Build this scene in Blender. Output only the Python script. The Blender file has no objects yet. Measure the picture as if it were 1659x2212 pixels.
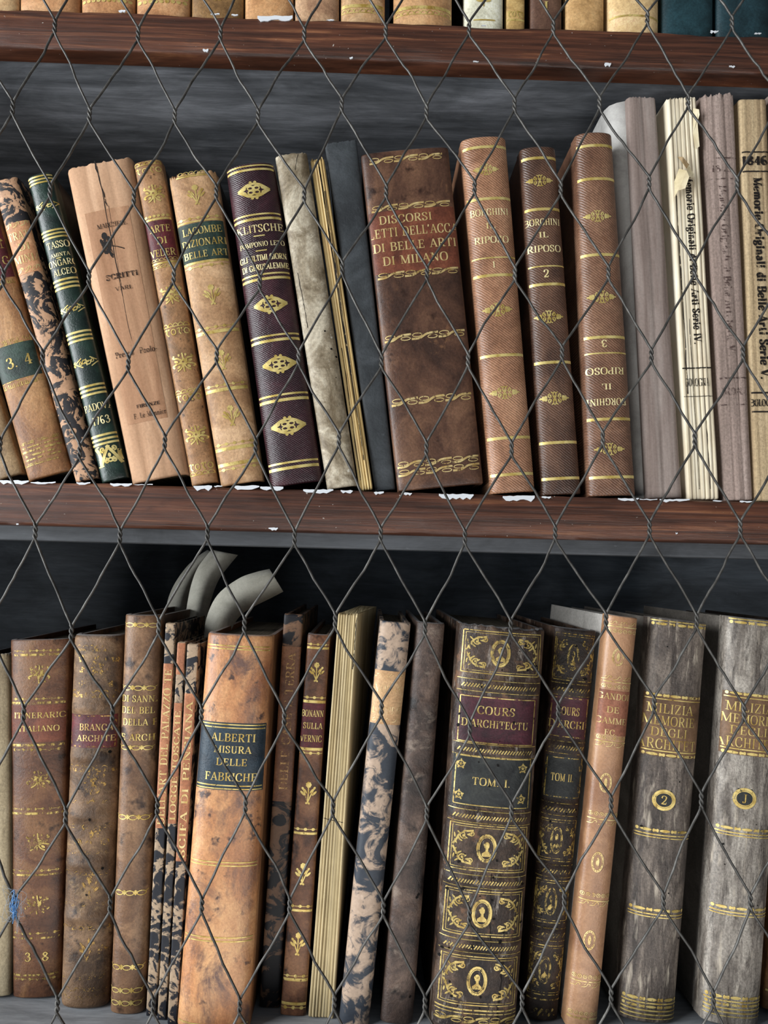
import bpy, bmesh, math, random
from mathutils import Vector, Matrix
random.seed(7)
R = math.radians
PI = math.pi
scn = bpy.context.scene
COL = scn.collection

# ------------------------------------------------------------------ camera
F_PX, W_PX, H_PX = 1650.0, 1659.0, 2212.0
EYE = Vector((0, 0, 1.45))
yaw, pitch, roll = R(0.9), R(4.3), R(1.45)
fw = Vector((math.sin(yaw)*math.cos(pitch), math.cos(yaw)*math.cos(pitch), math.sin(pitch)))
r0 = Vector((math.cos(yaw), -math.sin(yaw), 0))
u0 = r0.cross(fw)
RT = math.cos(roll)*r0 + math.sin(roll)*u0
UP = -math.sin(roll)*r0 + math.cos(roll)*u0
cam_d = bpy.data.cameras.new('camera')
cam = bpy.data.objects.new('camera', cam_d)
COL.objects.link(cam)
M3 = Matrix((RT, UP, -fw)).transposed()
cam.matrix_world = Matrix.Translation(EYE) @ M3.to_4x4()
cam_d.sensor_fit = 'VERTICAL'
cam_d.sensor_height = 36
cam_d.lens = F_PX/H_PX*36
cam_d.clip_start = 0.01
scn.camera = cam

def ray(px, py):
    return fw + RT*((px - W_PX/2)/F_PX) - UP*((py - H_PX/2)/F_PX)
def at(px, py, Y):
    d = ray(px, py)
    return EYE + d*(Y/d.y)
def at_z(px, py, z):
    d = ray(px, py)
    return EYE + d*((z - EYE.z)/d.z)

# ------------------------------------------------------------------ light
scn.view_settings.view_transform = 'Standard'
scn.view_settings.look = 'None'
scn.view_settings.exposure = 0.05
scn.view_settings.gamma = 1.0
wd = bpy.data.worlds.new('room_light')
scn.world = wd
wd.use_nodes = True
bg = wd.node_tree.nodes['Background']
bg.inputs[0].default_value = (0.80, 0.90, 1.0, 1)
bg.inputs[1].default_value = 0.13
def area(name, loc, target, sx, sy, power, col):
    d = bpy.data.lights.new(name, 'AREA')
    d.shape = 'RECTANGLE'; d.size = sx; d.size_y = sy; d.energy = power; d.color = col
    o = bpy.data.objects.new(name, d); COL.objects.link(o)
    o.location = loc
    o.rotation_euler = (Vector(target) - Vector(loc)).to_track_quat('-Z', 'Y').to_euler()
    return o
area('window_daylight', (-2.0, -0.55, 1.65), (0.05, 0.47, 1.42), 1.1, 2.0, 112, (0.93, 0.97, 1.0))
area('floor_bounce', (0.3, -1.5, 0.25), (0.05, 0.47, 1.45), 2.2, 1.2, 30, (1.0, 0.98, 0.95))

# ------------------------------------------------------------------ materials
def lin(h):
    if not isinstance(h, str): return tuple(h)
    c = [int(h[i:i+2], 16)/255 for i in (0, 2, 4)]
    return tuple(x/12.92 if x <= .04045 else ((x+.055)/1.055)**2.4 for x in c) + (1,)
class G:
    def __init__(s, name):
        s.m = bpy.data.materials.new(name); s.m.use_nodes = True
        s.t = s.m.node_tree; s.b = s.t.nodes['Principled BSDF']
        s.out = s.t.nodes['Material Output']
    def n(s, kind, **kw):
        o = s.t.nodes.new(kind)
        for k, v in kw.items(): setattr(o, k, v)
        return o
    def l(s, a, b): s.t.links.new(a, b)
    def coord(s, scale, rot=(0, 0, 0)):
        if not hasattr(s, 'tc'): s.tc = s.n('ShaderNodeTexCoord')
        mp = s.n('ShaderNodeMapping')
        mp.inputs['Location'].default_value = [random.uniform(-40, 40) for _ in range(3)]
        mp.inputs['Rotation'].default_value = rot
        mp.inputs['Scale'].default_value = scale
        s.l(s.tc.outputs['Object'], mp.inputs['Vector'])
        return mp.outputs[0]
    def noise(s, scale, detail=6, rough=.6, dist=0, rot=(0, 0, 0)):
        if not isinstance(scale, tuple): scale = (scale,)*3
        n = s.n('ShaderNodeTexNoise')
        n.inputs['Scale'].default_value = 1
        n.inputs['Detail'].default_value = detail
        n.inputs['Roughness'].default_value = rough
        n.inputs['Distortion'].default_value = dist
        s.l(s.coord(scale, rot), n.inputs['Vector'])
        return n.outputs['Fac']
    def ramp(s, fac, stops, interp='LINEAR'):
        r = s.n('ShaderNodeValToRGB'); cr = r.color_ramp; cr.interpolation = interp
        while len(cr.elements) < len(stops): cr.elements.new(.5)
        for e, (p, c) in zip(cr.elements, stops):
            e.position = p
            e.color = lin(c) if isinstance(c, str) else ((c, c, c, 1) if isinstance(c, (int, float)) else c)
        s.l(fac, r.inputs[0]); return r.outputs[0]
    def mix(s, fac, a, b, mode='MIX'):
        m = s.n('ShaderNodeMix', data_type='RGBA', blend_type=mode)
        for i, x in ((0, fac), (6, a), (7, b)):
            if isinstance(x, (int, float)) and i == 0: m.inputs[0].default_value = x
            elif isinstance(x, str): m.inputs[i].default_value = lin(x)
            else: s.l(x, m.inputs[i])
        return m.outputs[2]
    def bump(s, h, strength, dist=.001):
        b = s.n('ShaderNodeBump'); b.inputs['Strength'].default_value = strength
        b.inputs['Distance'].default_value = dist
        s.l(h, b.inputs['Height'])
        if s.b.inputs['Normal'].is_linked: s.l(s.b.inputs['Normal'].links[0].from_socket, b.inputs['Normal'])
        s.l(b.outputs[0], s.b.inputs['Normal'])
    def done(s, col, rough=.5, spec=.4):
        if isinstance(col, str): s.b.inputs['Base Color'].default_value = lin(col)
        else: s.l(col, s.b.inputs['Base Color'])
        s.b.inputs['Roughness'].default_value = rough
        s.b.inputs['Specular IOR Level'].default_value = spec
        return s.m

def leather(cols, scale=55, stretch=(1, 1, 1), rough=.5, bump=.35, fine=.35, diag=0, spec=.35,
            stops=(.36, .5, .64), dist=.6, scuff=None, speck=None, dust=.45, name='leather'):
    g = G(name)
    def ds(h):
        r = lin(h); y = .3*r[0]+.59*r[1]+.11*r[2]
        return tuple(y+(v-y)*.9 for v in r[:3])+(1,)
    cols = [ds(h) for h in cols]
    n1 = g.noise(tuple(scale*k for k in stretch), 8, .65, dist)
    c = g.ramp(n1, list(zip(stops, cols)))
    f = g.noise((700, 700, 700), 4, .7)
    c = g.mix(fine, c, g.ramp(f, [(.3, .12), (.5, .5), (.7, .85)]), 'OVERLAY')
    if scuff:
        sc, lo, hi, sv = scuff
        c = g.mix(g.ramp(g.noise(sv, 7, .72, .4), [(lo, 0.0), (hi, 1.0)]), c, sc)
    if speck:
        sc, lo, hi, sv = speck
        c = g.mix(g.ramp(g.noise(sv, 3, .6, 0), [(lo, 0.0), (hi, 1.0)]), c, sc)
    if diag:
        wv = g.n('ShaderNodeTexWave', wave_type='BANDS', bands_direction='X')
        wv.inputs['Scale'].default_value = 1; wv.inputs['Distortion'].default_value = 2.5
        wv.inputs['Detail'].default_value = 3
        g.l(g.coord((diag, diag, diag), (0, R(50), 0)), wv.inputs['Vector'])
        c = g.mix(.55, c, g.ramp(wv.outputs['Fac'], [(.1, .28), (.6, .55)]), 'OVERLAY')
        g.bump(wv.outputs['Fac'], .3, .0006)
    if dust:        # dust settled on upward faces
        ge = g.n('ShaderNodeNewGeometry'); sx = g.n('ShaderNodeSeparateXYZ')
        g.l(ge.outputs['True Normal'], sx.inputs[0])
        up = g.ramp(sx.outputs['Z'], [(.55, 0.0), (.9, dust)])
        c = g.mix(up, c, '9a9c9e')
    g.bump(f, bump, .0006)
    g.bump(n1, bump*.8, .0015)
    return g.done(c, rough, spec)

def marble(a, b, c, scale=70, lo=.43, hi=.5, stretch=(1, 1, 1), rough=.55, dist=1.6, fine=.2):
    g = G('marbled_paper')
    n = g.noise(tuple(scale*k for k in stretch), 7, .6, dist)
    col = g.ramp(n, [(lo-.06, b), (lo, b), (hi, a), (.62, a), (.75, c)])
    n2 = g.noise(tuple(scale*1.9*k for k in stretch), 5, .6, 1.0)
    col = g.mix(g.ramp(n2, [(.57, 0.0), (.66, .8)]), col, b)
    n3 = g.noise(500, 4, .6)
    col = g.mix(fine, col, g.ramp(n3, [(.3, .2), (.7, .8)]), 'OVERLAY')
    g.bump(n3, .2, .0004)
    return g.done(col, rough, .3)

def paper(cols, rough=.8, sx=900, sz=8, bump=.4, name='paper', fine=.5):
    g = G(name)
    n = g.noise((sx, 20, sz), 4, .6)
    c = g.ramp(n, [(.3, cols[0]), (.5, cols[1]), (.7, cols[2])])
    n2 = g.noise((60, 60, 40), 6, .6)
    c = g.mix(fine, c, g.ramp(n2, [(.3, .3), (.65, .6)]), 'OVERLAY')
    g.bump(n, bump, .0008)
    return g.done(c, rough, .2)

def gold(wear=.36, soft=.1, col=('a8893f', 'd8c179'), rough=.42, metal=.45):
    g = G('gilt')
    n = g.noise(160, 5, .6)
    g.done(g.ramp(n, [(.35, col[0]), (.6, col[1])]), rough, .5)
    g.b.inputs['Metallic'].default_value = metal
    w = g.noise((420, 420, 260), 5, .7)
    a = g.ramp(w, [(wear, 0.0), (wear+soft, 1.0)])
    tr = g.n('ShaderNodeBsdfTransparent'); ms = g.n('ShaderNodeMixShader')
    g.l(a, ms.inputs[0]); g.l(tr.outputs[0], ms.inputs[1]); g.l(g.b.outputs[0], ms.inputs[2])
    g.l(ms.outputs[0], g.out.inputs[0])
    return g.m

def ink(col='1a1512', wear=.36):
    g = G('printing_ink')
    g.done(col, .7, .2)
    a = g.ramp(g.noise((500, 500, 300), 4, .7), [(wear, 0.0), (wear+.1, 1.0)])
    tr = g.n('ShaderNodeBsdfTransparent'); ms = g.n('ShaderNodeMixShader')
    g.l(a, ms.inputs[0]); g.l(tr.outputs[0], ms.inputs[1]); g.l(g.b.outputs[0], ms.inputs[2])
    g.l(ms.outputs[0], g.out.inputs[0])
    return g.m

GOLD = gold(.33, .1)
GOLD_WORN = gold(.45, .12, ('8a6f33', 'c3aa62'))
GOLD_BRIGHT = gold(.26, .08, ('b59a4c', 'e0cc86'))
GOLD_FAINT = gold(.50, .1, ('8f6c34', 'b08d4c'))
GOLD_PALE = gold(.36, .1, ('b8975a', 'dcc48a'))
LETTERS = {GOLD: gold(.27, .1), GOLD_WORN: gold(.34, .1, ('9a7d3c', 'cdb46c')), GOLD_BRIGHT: gold(.22, .08, ('ccb676', 'f0e2b0'), .5, .2),
           GOLD_FAINT: gold(.36, .1, ('a5854a', 'cdb075')), GOLD_PALE: gold(.28, .1, ('b8975a', 'dcc48a'))}
INK = ink('1b1614', .34)
INK_FAINT = ink('4a3a36', .47)
HOLE = ink('0b0806', .1)
PAGES = paper(('6d5f49', 'a39272', 'b9a884'))
DARKPAGES = paper(('4a443a', '6a6152', '7d7362'))
BOARD_DARK = leather(('1c1714', '2e2621', '3b312a'), 60, name='dark_board')

# ------------------------------------------------------------------ object helpers
def link_mesh(name, verts, faces, mat, parent=None, smooth=True):
    me = bpy.data.meshes.new(name)
    me.from_pydata([tuple(v) for v in verts], [], faces)
    me.materials.append(mat)
    if smooth: me.polygons.foreach_set('use_smooth', [True]*len(me.polygons))
    me.update()
    bm = bmesh.new(); bm.from_mesh(me)
    bmesh.ops.recalc_face_normals(bm, faces=bm.faces); bm.to_mesh(me); bm.free()
    o = bpy.data.objects.new(name, me); COL.objects.link(o)
    if parent: o.parent = parent
    return o
def sharp(o, ang=40):
    me = o.data
    bm = bmesh.new(); bm.from_mesh(me)
    for e in bm.edges:
        if len(e.link_faces) == 2 and e.calc_face_angle(0) > R(ang): e.smooth = False
    bm.to_mesh(me); bm.free(); return o
def thing(name, label, cat, loc=(0, 0, 0), rot=(0, 0, 0), group=None):
    o = bpy.data.objects.new(name, None); COL.objects.link(o)
    o.empty_display_size = .02
    o.location = loc; o.rotation_euler = rot
    o['label'] = label; o['category'] = cat
    if group: o['group'] = group
    return o
def box(name, x0, x1, y0, y1, z0, z1, mat, parent=None, bev=.0008, seg=2):
    bm = bmesh.new()
    v = [bm.verts.new((x, y, z)) for x in (x0, x1) for y in (y0, y1) for z in (z0, z1)]
    for f in ((0, 1, 3, 2), (4, 6, 7, 5), (0, 4, 5, 1), (2, 3, 7, 6), (0, 2, 6, 4), (1, 5, 7, 3)):
        bm.faces.new([v[i] for i in f])
    if bev: bmesh.ops.bevel(bm, geom=bm.edges[:], offset=bev, segments=seg, affect='EDGES', profile=.5)
    bmesh.ops.recalc_face_normals(bm, faces=bm.faces)
    me = bpy.data.meshes.new(name); bm.to_mesh(me); bm.free()
    me.materials.append(mat)
    o = bpy.data.objects.new(name, me); COL.objects.link(o)
    if parent: o.parent = parent
    return o
def catmull(P, n=5, closed=False):
    out = []
    m = len(P)
    for i in range(m-1):
        p0 = P[i-1] if i > 0 else ((P[-2]) if closed else P[0])
        p1, p2 = P[i], P[i+1]
        p3 = P[i+2] if i+2 < m else ((P[1]) if closed else P[-1])
        for k in range(n):
            t = k/n
            out.append(tuple(.5*(2*b + (c-a)*t + (2*a-5*b+4*c-d)*t*t + (3*b-a-3*c+d)*t**3)
                             for a, b, c, d in zip(p0, p1, p2, p3)))
    out.append(tuple(P[-1]))
    return out
def tube(V, Fc, pts, rad, n=7, cap=True):
    base = len(V); pts = [Vector(p) for p in pts]
    T = []
    for i in range(len(pts)):
        a = pts[max(0, i-1)]; b = pts[min(len(pts)-1, i+1)]
        T.append((b-a).normalized())
    nrm = T[0].orthogonal().normalized()
    for i, p in enumerate(pts):
        nrm = (nrm - T[i]*nrm.dot(T[i])).normalized(); bn = T[i].cross(nrm)
        r = rad[i] if isinstance(rad, (list, tuple)) else rad
        for k in range(n):
            a = 2*PI*k/n
            V.append(p + nrm*(r*math.cos(a)) + bn*(r*math.sin(a)))
    for i in range(len(pts)-1):
        for k in range(n):
            a = base+i*n+k; b = base+i*n+(k+1) % n
            Fc.append((a, b, b+n, a+n))
    if cap:
        Fc.append(tuple(base+k for k in range(n))[::-1])
        Fc.append(tuple(base+(len(pts)-1)*n+k for k in range(n)))

# ------------------------------------------------------------------ serif lettering (drawn stroke by stroke)
GL = {
'A': (.74, "t.08,0,.37,1 T.37,1,.66,0 t.19,.33,.55,.33 s.08,0 s.66,0"),
'B': (.70, "T.17,0,.17,1 s.14,0 s.14,1 C.17,1,.36,.99,.55,.92,.57,.76,.5,.58,.36,.53,.17,.53 C.17,.53,.4,.53,.6,.42,.62,.26,.55,.08,.38,.01,.17,0"),
'C': (.74, "C.64,.7,.58,.92,.4,1,.18,.88,.08,.5,.18,.12,.4,0,.6,.08,.66,.28 t.64,.68,.64,1"),
'D': (.78, "T.17,0,.17,1 s.14,0 s.14,1 C.17,1,.4,.99,.62,.85,.69,.5,.62,.15,.4,.01,.17,0"),
'E': (.66, "T.17,0,.17,1 s.14,0 s.14,1 t.17,.975,.56,.975 t.17,.52,.45,.52 t.17,.025,.58,.025 t.56,1,.56,.76 t.45,.63,.45,.41 t.58,0,.58,.26"),
'F': (.62, "T.17,0,.17,1 s.17,0 s.14,1 t.17,.975,.56,.975 t.17,.52,.45,.52 t.56,1,.56,.76 t.45,.63,.45,.41"),
'G': (.78, "C.64,.72,.58,.92,.4,1,.18,.88,.08,.5,.18,.12,.4,0,.58,.06,.64,.16 T.64,0,.64,.4 s.64,.42 t.64,.7,.64,1"),
'H': (.80, "T.17,0,.17,1 T.63,0,.63,1 t.17,.5,.63,.5 s.17,0 s.17,1 s.63,0 s.63,1"),
'I': (.34, "T.17,0,.17,1 s.17,0 s.17,1"),
'J': (.46, "T.3,.2,.3,1 C.3,.22,.26,.04,.14,-.02,.06,.1 d.09,.12,.07 s.3,1"),
'K': (.78, "T.17,0,.17,1 t.17,.42,.6,1 T.32,.6,.66,0 s.17,0 s.17,1 s.62,1 s.66,0"),
'L': (.62, "T.17,0,.17,1 s.14,0 s.17,1 t.17,.025,.56,.025 t.56,0,.56,.28"),
'M': (.94, "t.14,0,.14,1 T.14,1,.46,.05 t.46,.05,.78,1 T.78,0,.78,1 s.14,0 s.78,0 s.1,1 s.82,1"),
'N': (.82, "t.15,0,.15,1 T.15,1,.66,.02 t.66,0,.66,1 s.15,0 s.12,1 s.66,1"),
'O': (.78, "C.39,1,.16,.9,.07,.5,.16,.1,.39,0,.62,.1,.71,.5,.62,.9,.39,1"),
'P': (.66, "T.17,0,.17,1 s.17,0 s.14,1 C.17,1,.4,.99,.57,.9,.6,.74,.54,.55,.38,.48,.17,.47"),
'R': (.74, "T.17,0,.17,1 s.17,0 s.14,1 C.17,1,.4,.99,.55,.9,.58,.75,.52,.57,.38,.51,.17,.5 T.36,.5,.64,0 s.66,0"),
'S': (.60, "C.5,.72,.44,.94,.28,1,.12,.9,.1,.74,.2,.58,.38,.46,.49,.28,.45,.1,.28,0,.12,.06,.08,.28 t.5,.7,.5,1 t.08,0,.08,.3"),
'T': (.70, "T.35,0,.35,1 s.35,0 t.06,.975,.64,.975 t.06,1,.06,.74 t.64,1,.64,.74"),
'U': (.78, "T.17,.3,.17,1 C.17,.34,.22,.08,.39,0,.56,.08,.61,.34 t.61,.3,.61,1 s.17,1 s.61,1"),
'V': (.74, "T.08,1,.37,0 t.37,0,.66,1 s.08,1 s.66,1"),
'Z': (.66, "t.08,.975,.56,.975 T.56,.98,.1,.02 t.08,.025,.58,.025 t.08,1,.08,.76 t.58,0,.58,.24"),
'0': (.6, "C.3,1,.14,.85,.08,.5,.14,.15,.3,0,.46,.15,.52,.5,.46,.85,.3,1"),
'1': (.42, "T.22,0,.22,1 s.22,0 t.22,1,.08,.85"),
'2': (.58, "C.09,.72,.14,.94,.3,1,.46,.9,.47,.7,.36,.42,.08,.04 T.08,.05,.48,.05 t.48,.05,.5,.26 d.12,.74,.07"),
'3': (.58, "C.1,.82,.28,1,.45,.86,.42,.62,.26,.53 C.26,.53,.48,.46,.5,.2,.3,0,.08,.14 d.12,.8,.06 d.11,.18,.06"),
'4': (.60, "t.38,1,.06,.3 t.06,.3,.56,.3 T.38,0,.38,1 s.38,0"),
'5': (.56, "t.14,.97,.46,.97 t.14,.97,.12,.55 C.12,.55,.32,.66,.48,.4,.4,.06,.22,0,.08,.12"),
'6': (.58, "C.44,.9,.3,1,.12,.75,.08,.3,.28,0,.48,.24,.3,.54,.1,.34"),
'7': (.54, "t.08,.96,.48,.96 T.48,.96,.2,0 t.08,1,.08,.76"),
'8': (.58, "C.28,1,.12,.8,.28,.54,.5,.26,.28,0,.06,.26,.28,.54,.44,.8,.28,1"),
'.': (.28, "d.12,.07,.075"), "'": (.22, "T.12,1,.06,.76"), '-': (.44, "t.06,.4,.36,.4"), ' ': (.4, ""),
'a': (.58, "C.14,.48,.26,.64,.42,.5,.43,.1 C.42,.38,.14,.32,.1,.14,.24,0,.42,.14 t.43,.08,.55,.03"),
'b': (.58, "T.15,0,.15,1 C.15,.5,.34,.66,.49,.32,.34,-.02,.15,.1 s.11,1"),
'd': (.60, "T.45,0,.45,1 C.45,.5,.26,.66,.1,.32,.26,-.02,.45,.12 s.42,1 s.49,0"),
'e': (.56, "t.1,.36,.48,.36 C.48,.36,.44,.6,.29,.64,.12,.52,.09,.3,.14,.1,.3,0,.48,.14"),
'g': (.58, "C.28,.64,.12,.56,.1,.42,.28,.24,.44,.4,.42,.56,.28,.64 C.2,.26,.12,.14,.4,.06,.48,-.12,.28,-.28,.08,-.16,.2,.04 d.5,.6,.06"),
'i': (.34, "T.17,0,.17,.62 s.17,0 s.14,.62 d.17,.86,.1"),
'l': (.34, "T.17,0,.17,1 s.17,0 s.14,1"),
'm': (.94, "T.15,0,.15,.62 T.46,0,.46,.5 T.77,0,.77,.5 C.15,.46,.3,.64,.46,.48 C.46,.46,.62,.64,.77,.48 s.15,0 s.46,0 s.77,0 s.12,.62"),
'n': (.64, "T.15,0,.15,.62 T.47,0,.47,.5 C.15,.46,.31,.64,.47,.48 s.15,0 s.47,0 s.12,.62"),
'o': (.60, "C.3,.64,.14,.56,.08,.32,.14,.08,.3,0,.46,.08,.52,.32,.46,.56,.3,.64"),
'r': (.50, "T.15,0,.15,.62 C.15,.42,.28,.6,.4,.6 d.4,.54,.08 s.15,0 s.12,.62"),
's': (.48, "C.38,.48,.26,.64,.1,.52,.2,.36,.38,.22,.36,.04,.22,0,.08,.14"),
't': (.42, "T.18,.1,.18,.84 C.18,.14,.26,0,.38,.1 t.04,.6,.36,.6"),
'u': (.62, "T.15,.12,.15,.62 C.15,.16,.3,-.02,.45,.14 T.45,0,.45,.62 s.11,.62 s.42,.62"),
'p': (.60, "T.15,-.3,.15,.62 C.15,.5,.34,.66,.5,.32,.34,-.02,.15,.1 s.15,-.3"),
}
class Flat:
    """flat decoration in the plane of the spine: x across, z up, metres"""
    def __init__(s): s.v = []; s.f = []
    def poly(s, pts):
        b = len(s.v); s.v += [tuple(p) for p in pts]; s.f.append(tuple(range(b, b+len(pts))))
    def ribbon(s, pts, w):
        n = len(pts); b = len(s.v)
        for i in range(n):
            ax, az = pts[max(0, i-1)]; bx, bz = pts[min(n-1, i+1)]
            dx, dz = bx-ax, bz-az; L = math.hypot(dx, dz) or 1
            ww = (w[i] if isinstance(w, list) else w)/2
            px, pz = pts[i]
            s.v.append((px - dz/L*ww, pz + dx/L*ww)); s.v.append((px + dz/L*ww, pz - dx/L*ww))
        for i in range(n-1):
            a = b+2*i; s.f.append((a, a+1, a+3, a+2))
    def ell(s, cx, cz, rx, rz=None, ang=0, n=10):
        rz = rz or rx; c, q = math.cos(ang), math.sin(ang)
        s.poly([(cx + rx*math.cos(t)*c - rz*math.sin(t)*q, cz + rx*math.cos(t)*q + rz*math.sin(t)*c)
                for t in (2*PI*k/n for k in range(n))])
    def ring(s, cx, cz, rx, rz, w, n=22, a0=0, a1=2*PI):
        s.ribbon([(cx+rx*math.cos(a0+(a1-a0)*k/n), cz+rz*math.sin(a0+(a1-a0)*k/n)) for k in range(n+1)], w)
    def curve(s, P, w, n=4):
        c = catmull(P, n); s.ribbon(c, w if not isinstance(w, tuple) else
            [w[0]+(w[1]-w[0])*i/(len(c)-1) for i in range(len(c))])
    def spiral(s, cx, cz, r, a0, turns, w, k=.25):
        n = max(8, int(12*abs(turns)))
        P = []
        for i in range(n+1):
            t = i/n; rr = r*(1-(1-k)*t); a = a0+turns*2*PI*t
            P.append((cx+rr*math.cos(a), cz+rr*math.sin(a)))
        s.ribbon(P, [w*(1-.3*i/n) for i in range(n+1)])
        s.ell(P[-1][0], P[-1][1], w*.9)
    def text(s, cx, cz, string, cap, width=0, rot=0, fat=1.0):
        T, t = .165*fat, .07*fat
        adv = [GL.get(c, GL[' '])[0] + .06 for c in string]
        tot = sum(adv)-.06
        kx = (width/(tot*cap)) if width else 1.0
        co, si = math.cos(rot), math.sin(rot)
        x = -tot/2
        sub = Flat()
        for c, a in zip(string, adv):
            for cmd in GL.get(c, GL[' '])[1].split():
                q = [float(k) for k in cmd[1:].split(',')]
                k = cmd[0]
                if k in 'Tt':
                    (x0, z0, x1, z1) = q
                    sub.ribbon([(x+x0+(x1-x0)*i/4, z0+(z1-z0)*i/4) for i in range(5)], T if k == 'T' else t)
                elif k == 's':
                    sub.ribbon([(x+q[0]-.135, q[1]+(.025 if q[1] < .5 else -.025)), (x+q[0]+.135, q[1]+(.025 if q[1] < .5 else -.025))], .055*fat)
                elif k == 'd': sub.ell(x+q[0], q[1], q[2]*fat)
                else:
                    P = catmull(list(zip(q[0::2], q[1::2])), 4)
                    wd_ = []
                    for i in range(len(P)):
                        a_ = P[max(0, i-1)]; b_ = P[min(len(P)-1, i+1)]
                        d_ = math.hypot(b_[0]-a_[0], b_[1]-a_[1]) or 1
                        wd_.append(t + (T*1.05-t)*(abs(b_[1]-a_[1])/d_)**1.6)
                    sub.ribbon([(x+p[0], p[1]) for p in P], wd_)
            x += a
        b = len(s.v)
        for (vx, vz) in sub.v:
            X = vx*cap*kx; Z = (vz-.5)*cap
            s.v.append((cx + X*co - Z*si, cz + X*si + Z*co))
        s.f += [tuple(b+i for i in f) for f in sub.f]

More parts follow.
